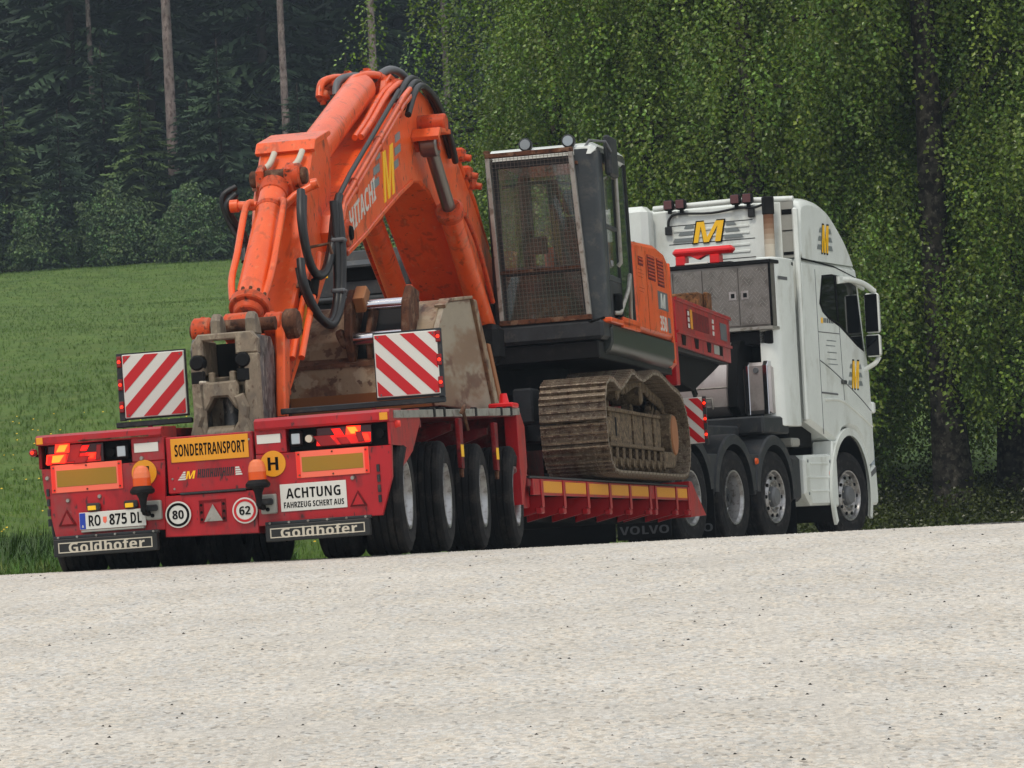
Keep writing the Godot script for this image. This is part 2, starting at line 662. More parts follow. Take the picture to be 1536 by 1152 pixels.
func sheet(called: String, xs: Array, zs: Array, f: Callable, m: Material, keep = null, label := "") -> void:
	var b := mb()
	for i in xs.size() - 1:
		for j in zs.size() - 1:
			var p := []
			for q in [[0, 0], [1, 0], [1, 1], [0, 1]]:
				var x: float = xs[i + q[0]]
				var z: float = zs[j + q[1]]
				p.append(V(x, f.call(x, z), z))
			if keep and not keep.call((p[0].x + p[2].x) * 0.5, (p[0].z + p[2].z) * 0.5):
				continue
			var nn := []
			for k in 4:
				var q: Vector3 = p[k]
				nn.append(V(f.call(q.x - 0.3, q.z) - f.call(q.x + 0.3, q.z), 0.6, f.call(q.x, q.z - 0.3) - f.call(q.x, q.z + 0.3)).normalized())
			b.tri3(p[0], p[1], p[2], nn[0], nn[1], nn[2])
			b.tri3(p[0], p[2], p[3], nn[0], nn[2], nn[3])
	structure(called, b, m, label)


func spread(a: float, b: float, k: int) -> Array:
	var o := []
	for i in k + 1:
		o.append(lerpf(a, b, float(i) / k))
	return o


func road_texture() -> StandardMaterial3D:
	var s := 1024
	var chip := noise_bytes(s, 0.11, 11, 1, FastNoiseLite.TYPE_CELLULAR)
	var fine := noise_bytes(s, 0.2, 12, 2)
	var slow := noise_bytes(s, 0.008, 13, 4)
	var warm := noise_bytes(s, 0.005, 14, 3)
	var pits := noise_bytes(s, 0.035, 15, 3)
	var out := PackedByteArray()
	out.resize(s * s * 3)
	var hgt := PackedByteArray()
	hgt.resize(s * s)
	for i in s * s:
		var c: float = (chip[i] - 128) / 128.0
		var k := 0.775 + 0.065 * c + 0.075 * (fine[i] - 128) / 128.0 + 0.010 * (slow[i] - 128) / 128.0
		var p := clampf((pits[i] + 0.35 * (fine[i] - 128) - 176.0) / 22.0, 0.0, 1.0)
		k *= 1.0 - 0.11 * p
		if chip[i] < 9:
			k *= 0.84
		var w := 0.018 * (warm[i] - 128) / 128.0 + 0.012
		var h := 0.025 * sin(chip[i] * 1.7)
		out[i * 3] = clampi(int(255.0 * k * (0.99 + w * 0.5 + h * 0.6)), 0, 255)
		out[i * 3 + 1] = clampi(int(255.0 * k * 0.972), 0, 255)
		out[i * 3 + 2] = clampi(int(255.0 * k * (0.94 - w * 0.8 - h * 0.6)), 0, 255)
		hgt[i] = clampi(int(110.0 + 70.0 * c + 0.35 * (fine[i] - 128) - 70.0 * p), 0, 255)
	var m := StandardMaterial3D.new()
	m.resource_name = "worn chippings"
	m.albedo_texture = ImageTexture.create_from_image(Image.create_from_data(s, s, false, Image.FORMAT_RGB8, out))
	m.heightmap_enabled = true
	m.heightmap_texture = ImageTexture.create_from_image(Image.create_from_data(s, s, false, Image.FORMAT_L8, hgt))
	m.heightmap_scale = 0.3
	m.uv1_triplanar = true
	m.uv1_world_triplanar = true
	m.uv1_scale = V(0.47, 0.47, 0.22)
	m.roughness = 0.9
	m.metallic_specular = 0.3
	# broad stains on top of the chippings, so that the tiles do not repeat
	var b := 512
	var big := noise_bytes(b, 0.012, 31, 5)
	var dt := PackedByteArray()
	dt.resize(b * b * 3)
	for i in b * b:
		var k := clampf(0.965 + 0.045 * (big[i] - 128) / 128.0, 0.0, 1.0)
		dt[i * 3] = int(255 * k)
		dt[i * 3 + 1] = int(254 * k)
		dt[i * 3 + 2] = int(251 * k)
	m.detail_enabled = true
	m.detail_blend_mode = BaseMaterial3D.BLEND_MODE_MUL
	m.detail_albedo = ImageTexture.create_from_image(Image.create_from_data(b, b, false, Image.FORMAT_RGB8, dt))
	m.detail_uv_layer = BaseMaterial3D.DETAIL_UV_2
	m.uv2_triplanar = true
	m.uv2_world_triplanar = true
	m.uv2_scale = V(0.07, 0.07, 0.07)
	return m


# many copies of one shape as one thing nobody could count
func mass(called: String, shape: Mesh, m: Material, rows: Array, parent: Node3D, stuff := true) -> MultiMeshInstance3D:
	var mm := MultiMesh.new()
	mm.transform_format = MultiMesh.TRANSFORM_3D
	mm.use_colors = true
	mm.mesh = shape
	mm.instance_count = rows.size()
	mm.buffer = row_bytes(rows)
	return mass_of(called, mm, m, parent, stuff)


func row_bytes(rows: Array) -> PackedFloat32Array:
	var f := PackedFloat32Array()
	f.resize(rows.size() * 16)
	var i := 0
	for r in rows:
		var t: Transform3D = r[0]
		var c: Color = r[1]
		for k in 3:
			f[i] = t.basis.x[k]
			f[i + 1] = t.basis.y[k]
			f[i + 2] = t.basis.z[k]
			f[i + 3] = t.origin[k]
			i += 4
		f[i] = c.r
		f[i + 1] = c.g
		f[i + 2] = c.b
		f[i + 3] = 1.0
		i += 4
	return f


func mass_of(called: String, mm: MultiMesh, m: Material, parent: Node3D, stuff := true) -> MultiMeshInstance3D:
	var o := MultiMeshInstance3D.new()
	o.name = called
	o.multimesh = mm
	o.material_override = m
	parent.add_child(o, true)
	if stuff:
		o.set_meta("kind", "stuff")
	return o


func leafy(called: String, col: Color, back: float, rough := 0.5) -> StandardMaterial3D:
	var m := plain(called, col, rough)
	m.vertex_color_use_as_albedo = true
	if back > 0.0:
		m.backlight_enabled = true
		m.backlight = Color(back, back, back * 0.5)
	return m


func turn(y: float, s: float, tilt := 0.0, dir := 0.0) -> Basis:
	return Basis(Vector3.UP, dir) * Basis(Vector3.RIGHT, tilt) * Basis(Vector3.UP, y - dir) * Basis.from_scale(V(s, s, s))


func tuft_mesh(blades: int, lean: float, wide: float) -> ArrayMesh:
	var b := mb()
	for i in blades:
		var a := rng.randf() * TAU
		var r := V(cos(a), 0, sin(a))
		var p := r * rng.randf_range(0.0, 0.25)
		var side := V(-r.z, 0, r.x) * wide
		var h := rng.randf_range(0.6, 1.0)
		var mid := p + V(0, h * 0.6, 0) + r * lean * 0.35
		var tip := p + V(0, h, 0) + r * lean * rng.randf_range(0.6, 1.4)
		var q := r.cross(side).normalized() + V(0, 0.8, 0)
		q = (V(0, 1, 0) + r * 0.6).normalized()
		b.tri(p - side, p + side, mid + side * 0.7, q)
		b.tri(p - side, mid + side * 0.7, mid - side * 0.7, q)
		b.tri(mid - side * 0.7, mid + side * 0.7, tip, q)
	return b.mesh()


func twig_mesh(leaves: int, drop: float, size: float, spread_r: float) -> ArrayMesh:
	var b := mb()
	for i in leaves:
		var a := rng.randf() * TAU
		var y := -drop * (i + rng.randf()) / leaves
		var out := V(cos(a), 0, sin(a))
		var p := V(0, y, 0) + out * spread_r * rng.randf_range(0.1, 1.0)
		var dir := (out * rng.randf_range(0.3, 1.0) + V(0, rng.randf_range(-1.1, 0.1), 0)).normalized()
		var side := dir.cross(V(rng.randf_range(-1, 1), rng.randf_range(0.2, 1), rng.randf_range(-1, 1))).normalized()
		var q := dir.cross(side).normalized()
		if q.y < 0.0:
			q = -q
		var s := size * rng.randf_range(0.7, 1.2)
		var l := p + dir * s
		var w := p + dir * s * 0.4
		b.tri(p, w + side * s * 0.42, l, (q + side * 0.35).normalized())
		b.tri(p, l, w - side * s * 0.42, (q - side * 0.35).normalized())
	return b.mesh()


func bough_mesh() -> ArrayMesh:
	var b := mb()
	var last := Vector3.ZERO
	for i in 9:
		var t := (i + 1) / 9.0
		var p := V(0, -0.30 * t * t + 0.06 * t, t)
		b.quad(last - V(0.012, 0, 0), last + V(0.012, 0, 0), p + V(0.008, 0, 0), p - V(0.008, 0, 0), Vector3.UP)
		for sd in [-1.0, 1.0]:
			for k in 2:
				var l := (0.42 * (1.0 - t) + 0.12) * rng.randf_range(0.6, 1.15)
				var dir := V(sd * rng.randf_range(0.6, 1.0), rng.randf_range(-0.75, -0.05), rng.randf_range(0.3, 0.9)).normalized()
				var e := p + dir * l
				var w := V(0, 0.0, 1) * 0.045 + V(0, rng.randf_range(-0.03, 0.03), 0)
				var q := (V(0, 1, 0) + V(sd * 0.4, 0, 0.2)).normalized()
				b.tri(p - w, p + w, e + w * 0.7, q)
				b.tri(p - w, e + w * 0.7, e - w * 0.3, q)
		last = p
	return b.mesh()


func trunk_mesh(h: float, r: float, bend: float, sd: int, limbs: int, from := 0.3) -> MB:
	rng.seed = sd
	var b := mb()
	var pts := []
	var k := 9
	var off := Vector3.ZERO
	for i in k + 1:
		var t := float(i) / k
		pts.append(V(off.x, h * t - 0.3 * (1.0 - t), off.z))
		off += V(rng.randf_range(-1, 1), 0, rng.randf_range(-1, 1)) * bend * h / k
	for i in k:
		var r0 := r * (1.0 - 0.85 * i / k) * (1.35 if i == 0 else 1.0)
		var r1 := r * (1.0 - 0.85 * (i + 1) / k)
		b.cyl(pts[i], pts[i + 1], r0, r1, 9, false)
	for i in limbs:
		var t := rng.randf_range(from, 0.92)
		var j := int(t * k)
		var p: Vector3 = pts[j].lerp(pts[j + 1], t * k - j)
		var a := rng.randf() * TAU
		var l := minf(h * 0.2, 1.9) * (1.1 - t) + 0.3
		var q := p + V(cos(a) * l * 0.6, l * 0.55, sin(a) * l * 0.6)
		var e := q + V(cos(a) * l * 0.6, -l * 0.1, sin(a) * l * 0.6)
		b.tube([p, p.lerp(q, 0.5) + V(0, 0.05, 0), q, e], r * 0.22 * (1.1 - t), 5)
	return b


func weeping_rows(h: float, rad: float, count: int, sd: int, low: float) -> Array:
	rng.seed = sd
	var rows := []
	while rows.size() < count:
		var y := rng.randf_range(low, h)
		var t := (y - low) / (h - low)
		var rmax := rad * (0.62 + 0.5 * sin(PI * clampf(t * 0.8 + 0.15, 0, 1))) * (1.0 if t < 0.75 else (1.0 - t) * 4.0 * 0.9 + 0.1)
		var a := rng.randf() * TAU
		var lobe := 0.75 + 0.3 * sin(a * 3.0 + y * 1.3 + sd) + 0.18 * sin(a * 5.0 - y * 2.1)
		var r := rmax * lobe * sqrt(rng.randf_range(0.06, 1.0))
		var p := V(cos(a) * r, y, sin(a) * r)
		if bumps.get_noise_3d(p.x * 14.0 + sd * 3.0, p.y * 7.0, p.z * 14.0) < 0.06:
			continue
		var n := rng.randi_range(3, 8)
		var shade := rng.randf_range(0.6, 1.0)
		var drift := V(rng.randf_range(-0.1, 0.1), 0, rng.randf_range(-0.1, 0.1))
		for i in n:
			var yy := p.y - 0.26 * i
			if yy < low * 0.6:
				break
			var c := shade * rng.randf_range(0.75, 1.3)
			var young := rng.randf_range(0.85, 1.3)
			if rng.randf() < 0.16:
				c *= 1.75  # some clusters brightened, so highlights on the leaves sit in their colour
			rows.append([Transform3D(turn(rng.randf() * TAU, rng.randf_range(0.75, 1.25), rng.randf_range(-0.5, 0.5), rng.randf() * TAU), V(p.x, yy, p.z) + drift * i), Color(c * young, c, c * rng.randf_range(0.7, 1.1))])
	return rows


func spruce_rows(h: float, rad: float, low: float, sd: int, dense: float) -> Array:
	rng.seed = sd
	var rows := []
	var y := low
	while y < h - 0.15:
		var t := (y - low) / (h - low)
		var l := rad * pow(1.0 - t, 0.8) + 0.15
		var n := int((5 + 4 * (1.0 - t)) * dense)
		var a0 := rng.randf() * TAU
		for i in n:
			if rng.randf() < 0.14:
				continue
			var a := a0 + TAU * i / n + rng.randf_range(-0.35, 0.35)
			var s := l * rng.randf_range(0.65, 1.12)
			var bs := Basis(Vector3.UP, a) * Basis(Vector3.RIGHT, rng.randf_range(-0.12, 0.28) - 0.25 * t)
			var k := rng.randf_range(0.6, 1.25)
			rows.append([Transform3D(bs * Basis.from_scale(V(s, s * 0.9, s)), V(0, y + rng.randf_range(-0.1, 0.1), 0)), Color(k, k, k * rng.randf_range(0.85, 1.2))])
		y += 0.22 + 0.2 * (1.0 - t) * rad * 0.4
	return rows


func multi(shape: Mesh, rows: Array) -> MultiMesh:
	var mm := MultiMesh.new()
	mm.transform_format = MultiMesh.TRANSFORM_3D
	mm.use_colors = true
	mm.mesh = shape
	mm.instance_count = rows.size()
	mm.buffer = row_bytes(rows)
	return mm


func tree(called: String, label: String, group: String, at: Vector2, yaw: float, s: float, trunk: Mesh, bark: Material, crown: MultiMesh, leaf: Material) -> Node3D:
	var t := thing(called, label, "shrub" if called.ends_with("shrub") else "tree", Transform3D(Basis(Vector3.UP, yaw) * Basis.from_scale(V(s, s, s)), V(at.x, ground_h(at.x, at.y) - 0.05, at.y)), group)
	var o := MeshInstance3D.new()
	o.name = "trunk"
	o.mesh = trunk
	o.material_override = bark
	t.add_child(o, true)
	mass_of("crown", crown, leaf, t)
	return t


func land() -> void:
	bumps.seed = 5
	bumps.frequency = 0.045
	var soil := worn("meadow_soil", Color(0.32, 0.405, 0.18), 0.95, 0.0, 0.12, [[Color(0.25, 0.35, 0.15, 0.8), 0.5, 0.3, 5.0], [Color(0.38, 0.41, 0.2, 0.6), 0.62, 0.2, 11.0]], 7.0, 1.0, 512)
	soil.uv1_world_triplanar = true
	sheet("meadow", spread(-70, 70, 70), spread(-260, -30, 115), func(x, z): return land_h(x, z) - (0.12 if is_road(x, z) or is_road(x + 1, z) or is_road(x, z + 1) else 0.0), soil, null, "green meadow that rises from the road to the dark forest")
	var litter := worn("forest_litter", Color(0.17, 0.15, 0.1), 1.0, 0.0, 0.25, [[Color(0.13, 0.17, 0.08, 0.9), 0.5, 0.2, 9.0]], 4.0)
	litter.uv1_world_triplanar = true
	sheet("forest_floor", spread(-70, 70, 56), spread(-215, -129.5, 40), func(x, z): return land_h(x, z) + 0.05, litter, null, "dark forest floor that climbs behind the meadow")
	var ground := worn("near_soil", Color(0.3, 0.3, 0.2), 0.95, 0.0, 0.2, [], 3.0)
	sheet("ground", [-70, -30, 30, 70], [-30, -10, 20, 80], func(x, z): return road_h(x, z) - 0.12, ground)
	var rt := road_texture()
	sheet("road", spread(-22, 22, 88), spread(-54, -31, 46) + spread(-30.9, -8, 60) + [-5, 0, 10], road_h, rt, is_road, "pale worn road of fine chippings cresting under the vehicles")
	var tar := worn("tar", Color(0.27, 0.27, 0.30), 0.9, 0.0, 0.25, [[Color(0.45, 0.44, 0.43, 0.9), 0.5, 0.3, 12.0]], 0.8)
	tar.uv1_world_triplanar = true
	var pp := mb()
	var xs := [3.02, 3.3, 3.62, 3.95, 4.5, 5.2, 6.0]
	var far := [28.05, 28.2, 28.5, 28.8, 29.2, 29.4, 29.5]
	var near := [28.0, 27.75, 27.7, 27.5, 27.3, 27.1, 27.0]
	for i in 6:
		for k in 6:
			var q := []
			for w in [[0, 0], [1, 0], [1, 1], [0, 1]]:
				var x: float = xs[i + w[0]]
				var d := lerpf(near[i + w[0]], far[i + w[0]], (k + w[1]) / 6.0)
				q.append(V(x, road_h(x, -d) + 0.005, -d))
			pp.quad(q[0], q[1], q[2], q[3], V(0, 1, 0.04).normalized())
	structure("asphalt_patch", pp, tar, "dark asphalt patch on the pale road at the right edge")
	# loose stones on the road
	rng.seed = 77
	var st := mb()
	for i in 6:
		var a0 := TAU * i / 6
		var a1 := TAU * (i + 1) / 6
		var p0 := V(cos(a0), 0.2 * sin(i * 2.3), sin(a0))
		var p1 := V(cos(a1), 0.2 * sin((i + 1) % 6 * 2.3), sin(a1))
		st.tri(p0, p1, V(0.1, 0.8, -0.1), (p0 + p1 + V(0, 1.4, 0)).normalized())
	var sm := plain("stone", Color.WHITE, 0.9)
	sm.vertex_color_use_as_albedo = true
	var rows := []
	for i in 15000:
		var d := rng.randf_range(13.0, 30.0)
		var x := (rng.randf() - 0.5) * d * 0.29
		var r := rng.randf_range(0.0025, 0.006)
		var k := rng.randf_range(0.38, 0.62)
		if i < 300:
			k = rng.randf_range(0.01, 0.05)
			r = rng.randf_range(0.004, 0.010)
		rows.append([Transform3D(turn(rng.randf() * TAU, r), V(x, road_h(x, -d), -d)), Color(k, k * 0.95, k * 0.86)])
	mass("gravel", st.mesh(), sm, rows, self)
	grass()
	forest()
	birches()


func grass() -> void:
	rng.seed = 21
	var gm := leafy("grass_blade", Color(0.47, 0.57, 0.24), 0.6, 0.6)
	var tuft := tuft_mesh(9, 0.35, 0.022)
	var rows := []
	for i in 60000:
		var d := 30.6 + 100.0 * pow(rng.randf(), 1.5)
		var x := rng.randf_range(-0.165, 0.03) * d + rng.randf_range(-1.5, 1.5)
		var z := -d
		if is_road(x, z):
			continue
		var k := 0.62 + 0.10 * bumps.get_noise_2d(x * 3.0, z * 2.0) + 0.22 * bumps.get_noise_2d(x * 0.9, z * 0.6) + rng.randf_range(-0.08, 0.08)
		var s := 0.075 * rng.randf_range(0.7, 1.4)
		var c := Color(k * 0.80, k * 1.04, k * 0.52)
		if rng.randf() < 0.12:
			c = Color(k * 0.95, k * 1.02, k * 0.6)
		rows.append([Transform3D(turn(rng.randf() * TAU, s), V(x, land_h(x, z), z)), c])
	mass("grass", tuft, gm, rows, self).set_meta("label", "meadow grass rising behind the low loader")
	rows = []
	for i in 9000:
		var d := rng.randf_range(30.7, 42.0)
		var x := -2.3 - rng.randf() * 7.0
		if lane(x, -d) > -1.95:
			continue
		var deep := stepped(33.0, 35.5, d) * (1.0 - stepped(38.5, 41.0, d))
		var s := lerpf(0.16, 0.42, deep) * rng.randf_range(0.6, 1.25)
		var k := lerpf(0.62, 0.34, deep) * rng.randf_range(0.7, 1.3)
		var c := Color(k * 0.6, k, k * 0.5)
		if d < 32.5 and rng.randf() < 0.35:
			c = Color(k * 1.05, k * 0.95, k * 0.6)
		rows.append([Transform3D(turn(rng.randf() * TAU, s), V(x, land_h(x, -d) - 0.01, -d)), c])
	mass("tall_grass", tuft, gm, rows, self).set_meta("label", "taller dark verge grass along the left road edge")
	rows = []
	var fl := mb()
	for i in 6:
		fl.tri(V(0, 0.2, 0), V(cos(TAU * i / 6), 0, sin(TAU * i / 6)), V(cos(TAU * (i + 1) / 6), 0, sin(TAU * (i + 1) / 6)), Vector3.UP)
	var fm := plain("flower_yellow", Color(0.93, 0.8, 0.1), 0.6)
	fm.vertex_color_use_as_albedo = true
	for i in 190:
		var d := rng.randf_range(40.0, 62.0)
		var x := rng.randf_range(-0.15, -0.02) * d
		rows.append([Transform3D(turn(0, rng.randf_range(0.009, 0.016), 0.5, 0), V(x, land_h(x, -d) + rng.randf_range(0.14, 0.24), -d)), Color(0.8, 0.75, 0.6)])
	mass("wildflowers", fl.mesh(), fm, rows, self)


func forest() -> void:
	var needle := leafy("needles", Color(0.22, 0.31, 0.20), 0.25, 0.7)
	var needle2 := leafy("needles_fresh", Color(0.33, 0.42, 0.22), 0.3, 0.7)
	var bushleaf := leafy("bush_leaf", Color(0.29, 0.40, 0.23), 0.4, 0.6)
	var barkdark := worn("bark_dark", Color(0.24, 0.2, 0.18), 0.95, 0.0, 0.25, [], 0.8)
	var barkpine := worn("bark_pine", Color(0.50, 0.45, 0.43), 0.9, 0.0, 0.2, [[Color(0.26, 0.2, 0.18, 0.8), 0.55, 0.2, 9.0]], 1.5, 2.0)
	rng.seed = 3
	var bough := bough_mesh()
	var leaf_twig := twig_mesh(18, 0.35, 0.13, 0.22)
	var tall := []
	for i in 3:
		tall.append([multi(bough, spruce_rows(20.0, 2.5, 1.6, 100 + i, 0.8)), trunk_mesh(20, 0.2, 0.004, 200 + i, 0).mesh()])
	var young := []
	for i in 3:
		young.append([multi(bough, spruce_rows(6.0, 1.9, 0.25, 130 + i, 1.3)), trunk_mesh(6, 0.09, 0.01, 230 + i, 0).mesh()])
	var bush := []
	for i in 2:
		bush.append([multi(leaf_twig, weeping_rows(3.6, 1.5, 1500, 160 + i, 0.3)), trunk_mesh(3.2, 0.06, 0.05, 260 + i, 7, 0.1).mesh()])
	var pine := []
	for i in 2:
		pine.append([multi(bough, spruce_rows(24.0, 2.2, 13.0, 180 + i, 0.8)), trunk_mesh(24, 0.17, 0.006, 280 + i, 0).mesh()])
	# pines with bare pale stems: x, depth, size
	var word := ["first", "second", "third", "fourth", "fifth", "sixth", "seventh", "eighth", "ninth", "tenth", "eleventh", "twelfth", "thirteenth", "fourteenth", "fifteenth", "sixteenth", "seventeenth", "eighteenth"]
	var pines := [[-10.95, 133.5, 1.25, "thickest pale pine stem on the left of the forest edge"], [-7.05, 132.5, 0.95, "slim pale pine stem above the arm of the excavator"], [-4.05, 132.0, 1.0, "pale pine stem right above the boom's top"], [-13.9, 137.0, 0.8, "thin brown pine stem left of the thickest pale one"], [-8.5, 139.0, 0.75, "thin dim pine stem between two paler ones"], [-1.7, 136.0, 0.85, "dim pine stem beside the left birch foliage"]]
	for p in pines:
		tree("pine_tree", p[3], "pines at the forest edge", Vector2(p[0], -p[1]), p[0], p[2], pine[int(p[1]) % 2][1], barkpine, pine[int(p[1]) % 2][0], needle)
	var rown := ["front", "second", "third", "fourth", "fifth"]
	for r in 5:
		var cnt: int = [13, 15, 16, 18, 18][r]
		for i in cnt:
			var d: float = 137.0 + 5.6 * r + 1.6 * hsh(i * 3.1 + r)
			var x: float = -25.0 + 50.0 * (i + 0.25 + 0.5 * hsh(i * 7.7 + r * 5.0)) / cnt
			var w: Array = tall[(i + r) % 3]
			tree("spruce_tree", "%s tall dark spruce from the left in the forest's %s row" % [word[i], rown[r]], "tall spruces of the forest", Vector2(x, -d), i * 2.3, 0.9 + 0.3 * hsh(i + r * 9.0), w[1], barkdark, w[0], needle)
	for i in 18:
		var x := -22.0 + 1.4 * i + 1.1 * hsh(i * 5.3)
		var d := 130.2 + 3.6 * hsh(i * 9.1)
		var w: Array = young[i % 3]
		tree("young_spruce", "%s young bushy spruce from the left along the meadow's upper end" % word[i], "young spruces along the meadow", Vector2(x, -d), i * 1.7, 0.72 + 0.6 * hsh(i * 2.7), w[1], barkdark, w[0], needle2 if i % 3 == 1 else needle)
	for i in 9:
		var x := -20.0 + 2.3 * i + 1.2 * hsh(i * 4.3)
		var d := 128.6 + 1.8 * hsh(i * 6.1)
		var w: Array = bush[i % 2]
		tree("leafy_shrub", "%s grey green leafy shrub from the left before the spruces" % word[i], "shrubs along the forest edge", Vector2(x, -d), i * 1.3, 0.45 + 0.75 * hsh(i * 3.7), w[1], barkdark, w[0], bushleaf)


func birches() -> void:
	var leaf := leafy("birch_leaf", Color(0.42, 0.53, 0.23), 0.75, 0.36)
	var bark := worn("bark_birch", Color(0.24, 0.225, 0.2), 0.9, 0.0, 0.2, [[Color(0.1, 0.09, 0.08, 1.0), 0.42, 0.12, 8.0], [Color(0.4, 0.38, 0.34, 0.7), 0.68, 0.08, 9.0]], 0.9, 1.5)
	rng.seed = 9
	var tw := twig_mesh(15, 0.42, 0.058, 0.15)
	var kinds := []
	for i in 4:
		kinds.append([multi(tw, weeping_rows(16.0 + i, 2.6, [10500, 10500, 9500, 8500][i], 300 + i, [0.9, 0.6, 1.3, 2.6][i])), trunk_mesh(16.0 + i, [0.19, 0.19, 0.2, 0.25][i], 0.035, 330 + i, 16, 0.22).mesh()])
	var spots := [[0.9, 66.0, 0, 1.0, "leftmost birch, its pale leafy sprays behind the boom"], [2.3, 63.5, 1, 1.0, "birch directly behind the excavator cab"], [3.1, 70.0, 2, 1.1, "birch in the back row behind the excavator cab"], [3.9, 62.0, 0, 1.05, "birch behind the roof of the white truck"], [5.2, 66.0, 1, 1.05, "birch behind the front end of the truck cab"], [6.55, 60.0, 3, 1.1, "birch with the thick dark trunk right of the truck"], [7.75, 62.5, 3, 1.0, "birch with the slimmer trunk right of the thick one"], [8.8, 64.0, 3, 1.1, "birch at the right edge of the view"], [6.2, 72.0, 0, 1.1, "birch in the back row right of the truck"], [9.9, 67.0, 2, 1.1, "birch at the very edge of the view, behind its neighbour"], [11.5, 60.0, 0, 1.1, "birch beside the road, outside the view to the right"], [14.5, 58.5, 1, 1.0, "birch outside the view, second from the road bend"], [16.5, 54.5, 2, 1.0, "birch outside the view, in the row's front"], [13.0, 52.0, 1, 1.0, "birch beside the road nearest to the truck's right side"]]
	for i in spots.size():
		var s: Array = spots[i]
		var k: Array = kinds[s[2]]
		tree("birch_tree", s[4], "birches behind the truck", Vector2(s[0], -s[1]), i * 2.1 + 0.4, s[3], k[1], bark, k[0], leaf)
	rng.seed = 15
	var rows := []
	for i in 9000:
		var d := rng.randf_range(55.5, 66.0)
		var x := rng.randf_range(-1.0, 12.0)
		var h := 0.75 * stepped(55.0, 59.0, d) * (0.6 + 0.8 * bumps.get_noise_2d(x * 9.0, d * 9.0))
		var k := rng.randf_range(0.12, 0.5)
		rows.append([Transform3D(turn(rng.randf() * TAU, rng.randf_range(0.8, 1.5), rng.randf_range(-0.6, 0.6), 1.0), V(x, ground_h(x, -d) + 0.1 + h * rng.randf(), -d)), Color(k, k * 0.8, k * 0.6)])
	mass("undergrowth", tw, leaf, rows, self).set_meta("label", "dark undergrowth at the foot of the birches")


var trailer_t := Transform3D(Basis(Vector3.UP, deg_to_rad(-11.0)) * Basis(Vector3.BACK, deg_to_rad(1.0)), Vector3(-2.079, 0, -27.643))


